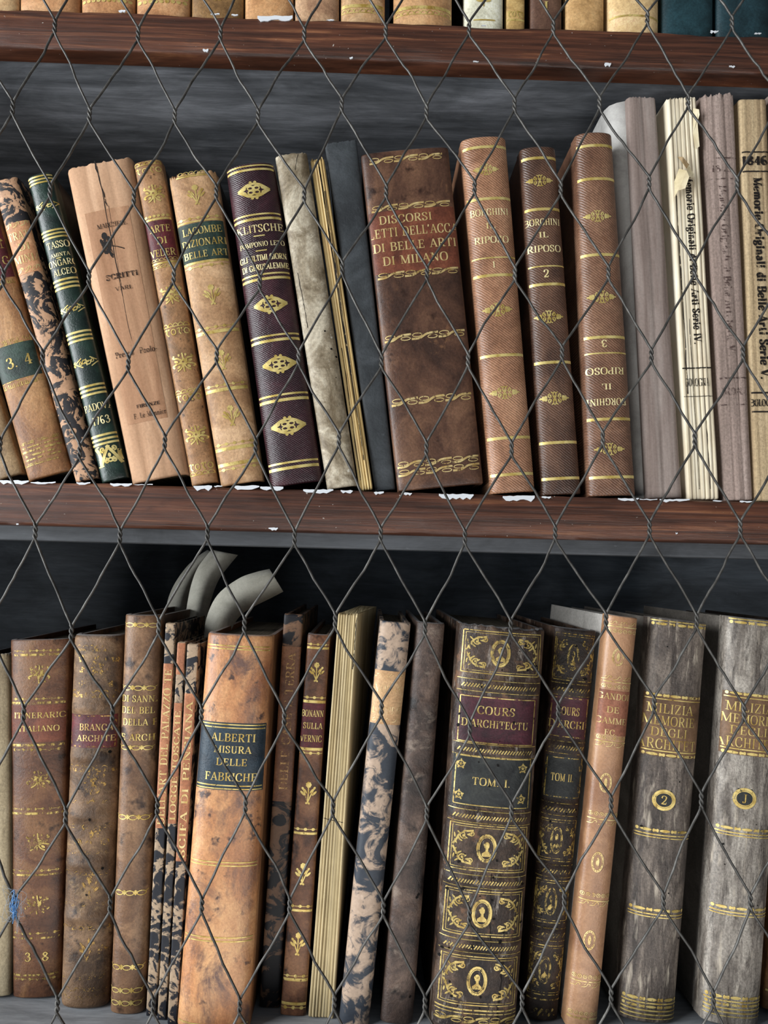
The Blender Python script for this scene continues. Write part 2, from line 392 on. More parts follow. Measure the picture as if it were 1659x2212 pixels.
# ornaments: drawn in a box of width w, height h centred at cz
def orn(F, kind, cx, cz, w, h):
    a, b = w/2, h/2
    U = lambda x, z: (cx+x*a, cz+z*b)
    t = min(w, h)*.075
    def C(P, wd_=t): F.curve([U(*p) for p in P], wd_)
    if kind == 'lozenge':      # pointed oval filled with scrollwork
        for k in (1, -1):
            C([(-1, 0), (-.72, .3*k), (-.4, .62*k), (0, .74*k), (.4, .62*k), (.72, .3*k), (1, 0)], t*1.7)
            C([(-.9, 0), (-.55, .2*k), (-.5, .42*k), (-.2, .5*k), (0, .36*k)], t*1.3)
            C([(.9, 0), (.55, .2*k), (.5, .42*k), (.2, .5*k), (0, .36*k)], t*1.3)
            F.spiral(cx-.16*a, cz+.88*k*b, .14*b, 0, .9*k, t)
            F.spiral(cx+.16*a, cz+.88*k*b, .14*b, PI, -.9*k, t)
            F.ell(cx+.78*k*a, cz, .14*a, .14*b)
            for q in (1, -1):
                F.ring(cx+.2*k*a, cz+.24*q*b, .17*a, .2*b, t)
        F.ell(cx, cz, .07*a)
    elif kind == 'scroll':     # arabesque of mirrored scrolls with leaf tips
        for k in (1, -1):
            for q in (1, -1):
                F.spiral(cx+.30*k*a, cz+.34*q*b, .36*b, PI/2*q+(0 if k > 0 else 0), .95*k*-q, t*1.1)
                F.spiral(cx+.58*k*a, cz+.24*q*b, .22*b, -PI/2*q, .8*k*q, t)
                C([(.08*k, .1*q), (.1*k, .6*q), (.02*k, .98*q)], t)
                F.ell(cx+.16*k*a, cz+.85*q*b, .1*a, .09*b, .6*k*q)
                C([(.5*k, .04*q), (.75*k, .3*q), (.84*k, .05*q)], t)
            F.ell(cx+.92*k*a, cz, .1*a, .12*b)
            F.ell(cx+.76*k*a, cz, .1*a, .2*b)
        F.ell(cx, cz, .06*a, .5*b)
    elif kind == 'swirl':      # long flourish ending in leaves
        for k in (1, -1):
            F.spiral(cx+.16*k*a, cz, .5*b, 0 if k < 0 else PI, .9, t*1.2)
            F.spiral(cx+.38*k*a, cz+.1*k*b, .36*b, PI/2, -.9*k, t)
            C([(.3*k, .75), (.62*k, .3), (.95*k, -.1)], t*1.1)
            C([(.3*k, -.75), (.62*k, -.3), (.85*k, .1)], t*1.1)
            F.ell(cx+.86*k*a, cz+.3*b, .12*a, .14*b, .7)
            F.ell(cx+.9*k*a, cz-.25*b, .12*a, .14*b, -.7)
        F.ell(cx, cz, .05*a, .6*b)
    elif kind == 'sprig':      # three-stemmed flower sprig tied at the foot
        C([(0, .5), (.02, 0), (0, -.8)], t*.8)
        C([(-.55, .25), (-.3, -.2), (0, -.75)], t*.8)
        C([(.6, .3), (.3, -.2), (.04, -.75)], t*.8)
        for k in range(7):
            an = 2*PI*k/7
            F.ell(cx+.2*a*math.cos(an), cz+(.66*b)+.17*b*math.sin(an), .13*a, .1*b, an)
        F.ell(cx, cz+.66*b, .1*a, .09*b)
        F.ell(cx-.62*a, cz+.34*b, .13*a, .13*b, .6); F.ell(cx+.66*a, cz+.4*b, .13*a, .13*b, -.6)
        F.ell(cx-.62*a, cz-.06*b, .34*a, .1*b, -.75); F.ell(cx+.66*a, cz-.04*b, .34*a, .1*b, .75)
        F.ell(cx-.3*a, cz+.12*b, .3*a, .07*b, -1.0); F.ell(cx+.34*a, cz+.14*b, .3*a, .07*b, 1.0)
        F.ell(cx-.12*a, cz-.86*b, .14*a, .09*b, .6); F.ell(cx+.14*a, cz-.88*b, .14*a, .09*b, -.6)
    elif kind == 'floral':     # bouquet with curling ends
        for k in range(6):
            an = 2*PI*k/6+.3
            F.ell(cx+.25*a*math.cos(an), cz+.26*b*math.sin(an)+.05*b, .16*a, .15*b, an)
        for k in (1, -1):
            C([(.1*k, .1), (.45*k, .45), (.8*k, .5), (.75*k, .8)], t*1.2)
            C([(.1*k, -.1), (.5*k, -.1), (.95*k, -.3), (.8*k, -.5)], t*1.2)
            C([(.05*k, -.2), (.25*k, -.6), (.6*k, -.85)], t)
            F.ell(cx+.62*k*a, cz+.15*b, .2*a, .13*b, .4*k)
            F.ell(cx+.45*k*a, cz-.45*b, .18*a, .13*b, -.6*k)
            F.ell(cx+.85*k*a, cz+.58*b, .1*a); F.ell(cx+.3*k*a, cz+.78*b, .1*a, .14*b)
        C([(0, .2), (.03, .65), (0, 1)], t); C([(0, -.2), (-.03, -.6), (0, -1)], t)
    elif kind in ('cameo', 'oval'):
        F.ring(cx, cz, a, b, t*(1.6 if kind == 'cameo' else 1))
        F.ring(cx, cz, a*.8, b*.84, t*.6)
        if kind == 'cameo':   # head and shoulders in profile
            F.ell(cx+.02*a, cz+.22*b, .3*a, .28*b); F.ell(cx-.2*a, cz+.26*b, .14*a, .12*b)
            F.poly([U(-.1, .05), U(.18, .05), U(.2, -.2), U(.55, -.42), U(.5, -.62), U(-.45, -.62), U(-.5, -.4), U(-.1, -.2)])
        else:
            for k in range(14):
                an = 2*PI*k/14; F.ell(cx+.9*a*math.cos(an), cz+.92*b*math.sin(an), t*.9)
            F.ell(cx, cz, .3*a, .5*b)
    elif kind == 'corner':     # acanthus spray, drawn towards the lower left
        F.spiral(cx-.2*a, cz-.35*b, .5*min(a, b), PI*.2, 1.1, t*1.2)
        F.spiral(cx+.5*a, cz-.6*b, .36*min(a, b), PI, -1.0, t*1.1)
        C([(-.95, .95), (-.7, .3), (-.5, -.3), (-.1, -.75), (.6, -.95)], t*1.6)
        for (x, z, an) in ((-.75, .55, 1.0), (-.4, .3, .5), (-.55, .05, .8), (0, -.1, .5), (.25, -.4, .2), (-.85, -.2, 1.4), (-.6, -.65, .7), (0, -.85, 0)):
            F.ell(cx+x*a, cz+z*b, .2*a, .1*b, an)
    elif kind == 'bud':
        F.ring(cx, cz, a*.6, b*.5, t*1.4); F.ell(cx, cz, .25*a, .25*b)
        for k in range(5):
            an = 2*PI*k/5+.3; F.ell(cx+.62*a*math.cos(an), cz+.62*b*math.sin(an), .3*a, .16*b, an)
    elif kind == 'monogram':   # tall interlaced foliate letters at the foot
        for k in (1, -1):
            C([(-.9*k, .8), (-.7*k, .2), (-.75*k, -.8)], t*2); C([(-.1*k, .9), (.35*k, .1), (.75*k, -.9)], t*1.8)
            F.spiral(cx+.32*k*a, cz-.5*b, .22*a, PI/2, 1.0*k, t)
            F.spiral(cx+.4*k*a, cz+.6*b, .22*a, -PI/2, .9*k, t)
            F.ell(cx+.8*k*a, cz+.85*b, .2*a, .08*b, .3); F.ell(cx+.78*k*a, cz-.9*b, .24*a, .07*b)
        F.ell(cx, cz, .12*a, .2*b); F.ring(cx, cz-.45*b, .16*a, .16*b, t)
    elif kind == 'leafflower':
        for k in range(5):
            an = PI/2+(k-2)*.7; F.ell(cx+.45*a*math.cos(an), cz-.3*b+.6*b*math.sin(an), .5*b, .17*a, an)
        C([(0, -.2), (0, -1)], t)
    elif kind == 'roundflower':
        for k in range(6):
            an = 2*PI*k/6; F.ell(cx+.55*a*math.cos(an), cz+.55*b*math.sin(an), .38*a, .38*b)
    elif kind == 'shield':
        F.ring(cx, cz, a, b, t*1.8); F.ring(cx, cz, a*.82, b*.78, t*.7)
        F.ell(cx-a, cz, .09*a, .12*b); F.ell(cx+a, cz, .09*a, .12*b); F.ell(cx, cz+b, .1*a, .09*b); F.ell(cx, cz-b, .1*a, .09*b)

def band(F, kind, cz, w, h):
    x0, x1 = -w/2, w/2
    def line(z, th, n=24): F.ribbon([(x0+(x1-x0)*i/n, z) for i in range(n+1)], th)
    t = h*.16
    if kind == 'line': line(cz, h)
    elif kind == 'double': line(cz+h*.36, h*.24); line(cz-h*.3, h*.36)
    elif kind == 'triple':
        for k in (-1, 0, 1): line(cz+k*h*.4, h*.2)
    elif kind == 'multi':
        for k in range(5): line(cz+(k-2)*h*.23, h*.1)
    elif kind == 'rope':
        n = max(2, int(w/(h*3.2))); s = w/n
        for i in range(n):
            a = x0+s*i
            F.curve([(a, cz-h*.35), (a+s*.3, cz-h*.3), (a+s*.6, cz+h*.25), (a+s, cz+h*.36)], [h*.12]*2 and h*.3)
            F.ring(a+s*.22, cz+h*.18, s*.18, h*.26, h*.13, 10)
            F.ring(a+s*.78, cz-h*.2, s*.18, h*.24, h*.13, 10)
    elif kind == 'bead':
        n = max(3, int(w/(h*1.15))); s = w/n
        for i in range(n): F.ell(x0+s*(i+.5), cz, s*.4, h*.42)
    elif kind == 'ringbead':
        n = max(3, int(w/(h*1.1))); s = w/n
        for i in range(n):
            F.ring(x0+s*(i+.5), cz, s*.36, h*.4, h*.16, 10); F.ell(x0+s*(i+.5), cz, s*.14)
    elif kind == 'chainbead':
        line(cz, h*.16); n = max(3, int(w/(h*2.1))); s = w/n
        for i in range(n): F.ell(x0+s*(i+.5), cz, h*.46, h*.42)
    elif kind == 'scallop':
        n = max(4, int(w/(h*1.3))); s = w/n
        for i in range(n):
            F.ring(x0+s*(i+.5), cz-h*.3, s*.46, h*.7, h*.2, 8, 0, PI)
        line(cz-h*.42, h*.2)
    elif kind == 'chain':
        n = max(3, int(w/(h*1.8))); s = w/n
        for i in range(n):
            x = x0+s*(i+.5)
            F.ring(x, cz, s*.36, h*.4, h*.17, 12)
            F.poly([(x+s*.5-s*.2, cz), (x+s*.5, cz+h*.42), (x+s*.5+s*.2, cz), (x+s*.5, cz-h*.42)])
            F.curve([(x-s*.5, cz+h*.5), (x-s*.3, cz+h*.25), (x, cz+h*.45), (x+s*.3, cz+h*.25), (x+s*.5, cz+h*.5)], h*.1, 3)
    elif kind == 'lens':
        n = max(3, int(w/(h*4.5))); s = w/n
        for i in range(n):
            x = x0+s*(i+.5)
            F.ell(x, cz, s*.3, h*.34)
            F.ell(x+s*.4, cz, s*.07, h*.4); F.ell(x-s*.4, cz, s*.07, h*.4); F.ell(x+s*.5, cz, s*.06, h*.3)
    elif kind == 'wave':
        n = max(3, int(w/(h*1.9))); s = w/n
        for i in range(n):
            a = x0+s*i
            F.curve([(a, cz-h*.3), (a+s*.45, cz-h*.15), (a+s*.62, cz+h*.4), (a+s*.85, cz+h*.3), (a+s*.8, cz)], h*.16, 3)
            F.curve([(a+s*.2, cz+h*.1), (a+s*.4, cz+h*.35)], h*.12, 2)
    elif kind == 'roro':
        n = max(4, int(w/(h*.85))); s = w/n
        for i in range(n):
            x = x0+s*(i+.5)
            if i % 2: F.ring(x, cz, s*.36, h*.36, h*.15, 10)
            else: F.curve([(x-s*.4, cz+h*.3), (x, cz+h*.42), (x-s*.1, cz-.1*h), (x+s*.2, cz-h*.45)], h*.16, 3); F.ell(x+s*.3, cz+h*.36, h*.12)
    elif kind == 'comb':
        n = int(w/(h*.42)); s = w/n
        for i in range(n): F.ribbon([(x0+s*(i+.5), cz-h*.4), (x0+s*(i+.5), cz+h*.4)], s*.45)
        line(cz-h*.45, h*.22)
    elif kind == 'hatch':
        n = int(w/(h*.7)); s = w/n
        for i in range(n): F.ribbon([(x0+s*i, cz-h*.45), (x0+s*(i+.9), cz+h*.45)], s*.4)

# ------------------------------------------------------------------ the book builder
class Spine:
    def __init__(s, h, wb, wt, b, p, ribs, sig, capr, wob):
        s.h, s.wb, s.wt, s.b, s.p, s.ribs, s.sig, s.capr, s.wob = h, wb, wt, b, p, ribs, sig, capr, wob
        s.ph = [random.uniform(0, 6.28) for _ in range(6)]
    def w(s, z): return s.wb + (s.wt-s.wb)*z/s.h
    def rib(s, z): return sum(a*math.exp(-((z-c)/wd_)**2) for c, a, wd_ in s.ribs)
    def cap(s, z):
        r = s.capr; e = min(z, s.h-z)
        return 0 if e >= r else r*(1-math.sqrt(max(0, 1-((r-e)/r)**2)))
    def y(s, x, z):
        w = s.w(z); q = max(-1, min(1, 2*x/w))
        k = (1-abs(q)**s.p)**(1/s.p)
        y = -s.b*k - s.rib(z)*k
        if s.sig:
            n, amp = s.sig
            ph = (q+1)/2*n
            y -= amp*abs(math.sin(PI*ph))**.6*(.6+.4*math.sin(7.3*int(ph)+s.ph[0])) * (1 + .25*math.sin(z*60+int(ph)*2.1))
        y += s.wob*(math.sin(z*37+s.ph[1])+.6*math.sin(z*83+x*60+s.ph[2])+.4*math.sin(x*190+z*15+s.ph[3]))
        return y + s.cap(z)*.8*k
    def pt(s, x, z, off):
        e = 2e-4; w = s.w(z)/2
        xx = max(-w*.985, min(w*.985, x))
        g = (s.y(xx+e, z)-s.y(xx-e, z))/(2*e) if s.sig is None else 0
        L = math.hypot(g, 1)
        return (x + g/L*off, s.y(xx, z) - off/L, z)

def decal(name, F, sp, mat, root, off):
    keep = [f for f in F.f if all(abs(F.v[i][0]) <= sp.w(F.v[i][1])/2*.975 and .0003 < F.v[i][1] < sp.h-.0003 for i in f)]
    if not keep: return None
    used = sorted({i for f in keep for i in f}); mp = {i: k for k, i in enumerate(used)}
    V = [sp.pt(F.v[i][0], F.v[i][1], off) for i in used]
    return link_mesh(name, V, [tuple(mp[i] for i in f) for f in keep], mat, root)

def book(label, quad, Y, zb, mat, items=(), b=.16, p=2.3, dep=.145, boards=None, pages=None, ribs=(), sig=None,
         gold_=None, capr=.0016, wob=.00012, yaw_=0, ragged=0, bare=False, flare=0, twist=0, dfat=.9, group=None, top=None, name='book', cat='book', cutblock=.004, ink_=None, notch=0):
    """quad: spine corners TL, TR, BR, BL as seen in the photograph; Y: distance of the spine; zb: height of the shelf"""
    (tlx, tly), (trx, try_), (brx, bry), (blx, bly) = quad
    yt, yb = (tly+try_)/2, (bly+bry)/2
    TL, TR, BR, BL = at(tlx, tly, Y), at(trx, try_, Y), at(brx, bry, Y), at(blx, bly, Y)
    tc, bc = (TL+TR)/2, (BL+BR)/2
    k = (zb - tc.z)/(bc.z - tc.z)
    lean = math.atan2(tc.x-bc.x, tc.z-bc.z)
    base = tc + (bc-tc)*k
    c = math.cos(lean)
    wt = (TR-TL).length*c - .0005; wbm = (BR-BL).length*c - .0005
    wb = wt + (wbm-wt)*k
    h = (tc-base).length
    hpx = (tc-bc).length/(yb-yt)                     # metres per photo pixel along the spine
    Z = lambda y: (bc-base).length*(1 if k >= 1 else -1) + (yb-y)*hpx
    lift = abs(math.sin(lean))*max(wb, .002)/2       # rest the lower corner on the shelf
    W_ = (wt+wb)/2
    root = thing(name, label, cat, (base.x, base.y+.3*b*W_, zb+lift*.98+.0002), (0, lean, yaw_), group)
    h -= lift
    W = (wt+wb)/2
    rb = [(Z(y), a, wd_) for y, a, wd_ in ribs]
    sp = Spine(h, wb, wt, b*W, p, rb, sig, capr, wob)
    # --- spine / solid block
    nz = 110 if rb else 46
    zs = sorted({h*i/nz for i in range(nz+1)} | {capr*q for q in (.15, .4, .7)} | {h-capr*q for q in (.15, .4, .7)})
    if sig:
        nx = max(24, sig[0]*10); qs = [-1+2*i/nx for i in range(nx+1)]
    else:
        nx = 34; qs = [math.sin(-PI/2+PI*i/nx) for i in range(nx+1)]
    ret = .007 if not bare else dep
    th = .0017
    V, Fc = [], []
    hump = [random.uniform(-1, 1) for _ in range(len(qs))]
    def loop(z):
        L = []
        ed = sp.w(z)/2; dx = sp.cap(z)*.35
        frac = max(0, (z/h-.9)/.1)
        for i, q in enumerate(qs):
            zz = z
            if frac: zz = z - frac*(ragged*(hump[i]*.5+.5) + notch*(1-q*q))
            L.append((q*(ed-dx), sp.y(q*ed, z), zz))
        if bare: return [(x, y, z_) for x, y, z_ in L] + [(ed+twist*dep*z/h, dep, z), (-ed+twist*dep*z/h, dep, z)]
        inn = [(q*(ed-dx-th), sp.y(q*ed, z)*.9+th*.9, zz) for (q, (_, _, zz)) in zip(qs, L)]
        return [(-ed, ret, z)] + L + [(ed, ret, z), (ed-th, ret, z)] + inn[::-1] + [(-ed+th, ret, z)]
    n = None
    for z in zs:
        L = loop(z); n = len(L); V += L
    for j in range(len(zs)-1):
        for i in range(n):
            a, b_ = j*n+i, j*n+(i+1) % n
            Fc.append((a, b_, b_+n, a+n))
    for j in (0, len(zs)-1):
        o = j*n
        if bare:
            Fc.append(tuple(o+i for i in range(n)))
        else:
            m = n//2
            for i in range(m-1): Fc.append((o+i, o+i+1, o+n-2-i, o+n-1-i))
    so = link_mesh('text_block' if bare else 'spine', V, Fc, mat, root); sharp(so, 50)
    if not bare:
        tb = min(.0024, W*.16)
        bm_ = boards or BOARD_DARK
        for sgn in (-1, 1):
            # cover board, following the taper of the spine
            if flare and sgn < 0:
                vv, ff = [], []
                ys = [.0022, .004, .007, .012, .02, .035, .06, dep]; nzb = 14
                for lay in (0, tb*.5):
                    for i in range(nzb+1):
                        z = .0004+(h-.001)*i/nzb; fl = flare*(.35+.65*(i/nzb)**3)
                        for y in ys: vv.append((-sp.w(z)/2+.0003-fl*(1-math.exp(-(y-.0022)/.003))+lay, y, z))
                c_ = len(ys); N_ = c_*(nzb+1)
                for i in range(nzb):
                    for j in range(c_-1):
                        a = i*c_+j; ff += [(a, a+1, a+c_+1, a+c_), (N_+a, N_+a+1, N_+a+c_+1, N_+a+c_)]
                for j in range(c_-1):
                    for a in (j, nzb*c_+j): ff.append((a, a+1, N_+a+1, N_+a))
                for i in range(nzb):
                    for a in (i*c_, i*c_+c_-1): ff.append((a, a+c_, N_+a+c_, N_+a))
                o = link_mesh('cover_board', vv, ff, bm_, root); sharp(o, 50)
                o['label'] = 'pale grey cover bent outwards'
                continue
            vv = []
            for z in (.0004, h-.0006):
                e = sp.w(z)/2-.0003
                for (x, y) in ((e, .0022), (e, dep), (e-tb, dep), (e-tb, .0022)): vv.append((sgn*x, y, z))
            ob = link_mesh('cover_board', vv, [(0, 1, 2, 3), (4, 5, 6, 7), (0, 1, 5, 4), (1, 2, 6, 5), (2, 3, 7, 6), (3, 0, 4, 7)], bm_, root, False)
        pv, pf = [], []
        for z in (.002, h-cutblock):
            e = sp.w(z)/2-tb-.0006
            L = [(q*e, sp.y(0, h/2)*.55*(1-q*q)+.002, z) for q in [-1+i/5 for i in range(11)]] + [(e, dep-.005, z), (-e, dep-.005, z)]
            m = len(L); pv += L
        for i in range(m): pf.append((i, (i+1) % m, m+(i+1) % m, m+i))
        pf += [tuple(range(m)), tuple(range(m, 2*m))]
        link_mesh('text_block', pv, pf, pages or DARKPAGES, root, False)
    # --- decoration
    gm = gold_ or GOLD
    full = lambda y: sp.w(Z(y))*.945
    # lettering sits on the crown of the round spine, which the eye sees shifted away from the middle of the frame
    shift = -sp.b*.65*((tlx+trx+blx+brx)/4-805)/F_PX
    labels, letters = [], {}
    def put(nm, F, m_=None, off=.00022, par=None): return decal(nm, F, sp, m_ or gm, par or root, off)
    for it in items:                 # pasted labels first, so that their lettering can hang from them
        if it[0] != 'lab': continue
        _, y0, y1, m_ = it[:4]; sh = it[4] if len(it) > 4 else 1.03
        f2 = Flat(); z1, z0 = Z(y0), Z(y1)
        N, Mz = 26, max(3, int((z1-z0)/.0015))
        for j in range(Mz+1):
            z = z0+(z1-z0)*j/Mz; hw = sp.w(z)/2*.945*sh
            for i in range(N+1): f2.v.append((hw*math.sin(PI/2*(-1+2*i/N)) + (shift+(it[6] if len(it) > 6 else 0)*hpx if sh < .5 else 0), z))
        for j in range(Mz):
            for i in range(N):
                a = j*(N+1)+i; f2.f.append((a, a+1, a+N+2, a+N+1))
        o = put('title_label' if len(it) < 6 else it[5], f2, m_, .00012)
        if o: labels.append((y0, y1, o))
    for it in items:
        kd = it[0]
        if kd == 'b':                # band: kind, y, height px, [share of width]
            _, kind, y, hp = it[:4]; f2 = Flat()
            band(f2, kind, Z(y), full(y)*(it[4] if len(it) > 4 else 1), hp*hpx)
            put('gilt_band', f2)
        elif kd == 'o':              # ornament: kind, y, w px, h px, [dx px]
            _, kind, y, w_, h_ = it[:5]; f2 = Flat()
            orn(f2, kind, (it[5] if len(it) > 5 else 0)*hpx+shift, Z(y), w_*hpx, h_*hpx)
            put('gilt_ornament', f2)
        elif kd == 'c4':             # four corner sprays in a panel y0..y1
            _, y0, y1, s_ = it
            for kx in (1, -1):
                for kz in (1, -1):
                    f2 = Flat(); sw = full(y0)*.30; sh = (y1-y0)*hpx*.44*s_
                    orn(f2, 'corner', 0, 0, sw, sh)
                    cx = -kx*(full(y0)/2*.86-sw/2); cz = (Z(y0)+Z(y1))/2 - kz*((y1-y0)*hpx/2*.9-sh/2)
                    f2.v = [(cx+x*kx, cz+z*kz) for x, z in f2.v]
                    put('gilt_corner_spray', f2)
        elif kd == 'frame':          # rectangle outline y0..y1, thickness px, share
            _, y0, y1, t_, sh = it; f2 = Flat()
            hw = full(y0)/2*sh
            for y in (y0, y1): band(f2, 'line', Z(y), hw*2, t_*hpx)
            for k_ in (1, -1): f2.ribbon([(k_*hw, Z(y1)+(Z(y0)-Z(y1))*i/10) for i in range(11)], t_*hpx)
            put('gilt_frame', f2)
        elif kd in ('t', 'p'):       # lettering: y, string, cap px, width px, [rot deg], [dx px], [fat]
            _, y, s_, cp, wd_ = it[:5]
            if kd == 'p': tg = Flat()
            else:
                on = next((k_ for k_, (y0, y1, o) in enumerate(labels) if y0-6 <= y <= y1+6), -1)
                tg = letters.setdefault(on if on >= 0 else 'y%d' % y, Flat())
            tg.text((it[6] if len(it) > 6 else 0)*hpx + shift, Z(y), s_, cp*hpx, wd_*hpx,
                    R(it[5] if len(it) > 5 else 0), it[7] if len(it) > 7 else dfat)
            if kd == 'p': put('printed_lettering', tg, ink_ or INK, .00026 if not sig else .00045)
        elif kd == 'pl':             # printed rule
            f2 = Flat(); band(f2, 'line', Z(it[1]), full(it[1])*(it[3] if len(it) > 3 else 1), it[2]*hpx); put('printed_rule', f2, ink_ or INK, .00026 if not sig else .00045)
        elif kd == 'crack':          # dark crack running down: x0 share, y0, x1 share, y1, w px
            _, xa, y0, xb, y1, w_ = it
            P = []; f2 = Flat()
            for i in range(15):
                q = i/14
                P.append(((xa+(xb-xa)*q)*sp.w(Z(y0))/2 + random.uniform(-.4, .4)*hpx*w_, Z(y0)+(Z(y1)-Z(y0))*q))
            f2.ribbon(P, [w_*hpx*(.4+.6*random.random()) for _ in P])
            put('crack', f2, INK, .00016)
        elif kd == 'holes':          # worm holes: count, y0, y1
            for _ in range(it[1]):
                r = random.uniform(1.2, 3.4)*hpx; f2 = Flat()
                f2.ell(random.uniform(-.9, .9)*W/2, Z(random.uniform(it[2], it[3])), r, r*random.uniform(.7, 1.6), random.uniform(0, 3), 7)
                put('worm_hole', f2, HOLE, .0003)
    for k_, f2 in letters.items():
        put('gilt_lettering', f2, LETTERS.get(gm, gm), .00026, labels[k_][2] if isinstance(k_, int) else None)
    return root, sp, Z, hpx

# ------------------------------------------------------------------ bookcase
YF = .455                                   # front face of the shelf boards
YB = .735                                   # back panel
Z_MT, Z_MB = at(830, 1061, YF).z, at(830, 1154, YF).z
Z_TT, Z_TB = at(830, 47, YF).z, at(830, 130, YF).z
Z_LT = at_z(78, 2153, EYE.z)if False else None
_l = at(78, 2153, .50); Z_LT = _l.z
def wood():
    g = G('stained_wood')
    n = g.noise((9, 60, 300), 7, .65, .5)
    c = g.ramp(n, [(.28, '1d110c'), (.45, '41261b'), (.58, '583424'), (.72, '8a5c3e')])
    n2 = g.noise((14, 120, 700), 4, .7)
    c = g.mix(.5, c, g.ramp(n2, [(.35, .25), (.65, .7)]), 'OVERLAY')
    n3 = g.noise((420, 420, 520), 3, .6)
    c = g.mix(g.ramp(n3, [(.725, 0.0), (.75, .8)]), c, 'b8b4ac')
    blot = g.noise((40, 60, 90), 5, .6)
    c = g.mix(g.ramp(blot, [(.6, 0.0), (.75, .55)]), c, '1a0e0a')
    g.bump(n, .5, .0008); g.bump(n2, .5, .0006); g.bump(blot, .3, .001)
    return g.done(c, .42, .45)
def greypaint(a, b_, c_):
    g = G('brushed_grey_paint')
    n = g.noise((7, 50, 45), 7, .7, .6)
    c = g.ramp(n, [(.3, a), (.5, b_), (.72, c_)])
    n2 = g.noise((22, 240, 300), 5, .7, .3)
    c = g.mix(.5, c, g.ramp(n2, [(.3, .3), (.7, .66)]), 'OVERLAY')
    bl = g.noise((13, 26, 30), 6, .65, .8)
    c = g.mix(.8, c, g.ramp(bl, [(.32, .22), (.68, .72)]), 'OVERLAY')
    n3 = g.noise((60, 260, 260), 4, .7)
    c = g.mix(g.ramp(n3, [(.68, 0.0), (.76, .35)]), c, 'aeb0b6')
    g.bump(n2, .4, .0008)
    return g.done(c, .6, .3)
WOOD = wood()
GREY = greypaint('4b4e53', '65686d', '868990')
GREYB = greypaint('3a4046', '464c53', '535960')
ADDED_STRIP = greypaint('3a3c3f', '46484b', '525458')
LIGHTGREY = greypaint('82868a', '95989c', 'a3a6aa')
CHIP = G('white_paint').done('c9ccd0', .6, .3)

case = thing('bookcase', 'grey painted bookcase with brown stained shelf edges behind the wire netting', 'bookcase', (0, YF, Z_LT-.03))
cp = lambda o: (setattr(o, 'parent', case), setattr(o, 'matrix_parent_inverse', Matrix.Translation(case.location).inverted()))
def part(o):
    o.parent = case
    o.matrix_parent_inverse = Matrix.Translation(case.location).inverted()
    return o
XL, XR = -.36, .42
def shelf(zt, zb_, mat_under, added_strip):
    s = part(box('shelf_board', XL, XR, YF+.012, YB, zb_+.0012, zt-.0008, mat_under, None, .0008))
    if added_strip: part(box('added_grey_strip', XL, XR, YF+.0135, YF+.03, zb_-.0088, zb_+.002, ADDED_STRIP, None, .0012))  # added strip, gives the even grey band below the edging
    # stained lipping with slightly uneven bevelled front edge
    V, Fc = [], []
    nx = 120
    prof = [(.014, zt), (.0022, zt), (.0006, zt-.0006), (0, zt-.002), (0, (zt+zb_)/2), (0, zb_+.002), (.0007, zb_+.0006), (.002, zb_), (.014, zb_)]
    for i in range(nx+1):
        x = XL+(XR-XL)*i/nx
        for k, (y, z) in enumerate(prof):
            wz = .00045*math.sin(x*41+k)+.0003*math.sin(x*97+2*k)+.00018*math.sin(x*301+k*3)
            V.append((x, YF+y+(abs(wz)*.7 if y < .01 else 0), z+(wz if 1 < k < 7 and k != 4 else 0) - (.0002 if k < 2 else 0)))
    m = len(prof)
    for i in range(nx):
        for k in range(m):
            a = i*m+k; b_ = i*m+(k+1) % m
            Fc.append((a, b_, b_+m, a+m))
    Fc += [tuple(range(m)), tuple(nx*m+k for k in range(m))]
    e = link_mesh('shelf_edging', V, Fc, WOOD, None); sharp(e, 60); part(e)
    e['label'] = 'brown stained front edge of the shelf'
    return e
shelf(Z_TT, Z_TB, GREY, False)
mid_edge = shelf(Z_MT, Z_MB, GREY, True)
part(box('shelf_board', XL, XR, YF-.02, YB, Z_LT-.024, Z_LT, LIGHTGREY, None, .001))
part(box('back_panel', XL, XR, YB, YB+.012, Z_LT-.05, Z_TT+.26, GREYB, None, 0))
part(box('side_panel', XL-.02, XL, YF-.01, YB+.012, Z_LT-.05, Z_TT+.26, GREYB, None, .001))
part(box('side_panel', XR, XR+.02, YF-.01, YB+.012, Z_LT-.05, Z_TT+.26, GREYB, None, .001))
part(box('shelf_board', XL, XR, YF, YB, Z_TT+.24, Z_TT+.26, GREY, None, .001))
# flaked white paint along the top of the shelf edges: (x0, x1, y0, y1) in the photograph
def chips(L):
    for (x0, x1, y0, y1) in L:
        n = max(5, int((x1-x0)/7))
        topv, botv = [], []
        for i in range(n+1):
            q = i/n; x = x0+(x1-x0)*q; e = 1 if 0 < i < n else .35
            yt_ = y0+random.uniform(0, 2); yl = y0+(y1-y0)*random.uniform(.55, 1.05)*e + (1-e)*2
            topv.append(at(x, yt_, YF-.0004)); botv.append(at(x, yl, YF-.0004))
        V, Fc = [], []
        for dy in (0, .0007):
            V += [v+Vector((0, dy, 0)) for v in topv] + [v+Vector((0, dy, 0)) for v in botv]
        m = n+1
        for i in range(n):
            Fc.append((i, i+1, m+i+1, m+i))
            Fc.append((i, i+1, 2*m+i+1, 2*m+i)); Fc.append((m+i, m+i+1, 3*m+i+1, 3*m+i))
        o = link_mesh('paint_chip', V, Fc, CHIP, None, False); part(o)
        o['label'] = 'flake of white paint on the shelf edge'
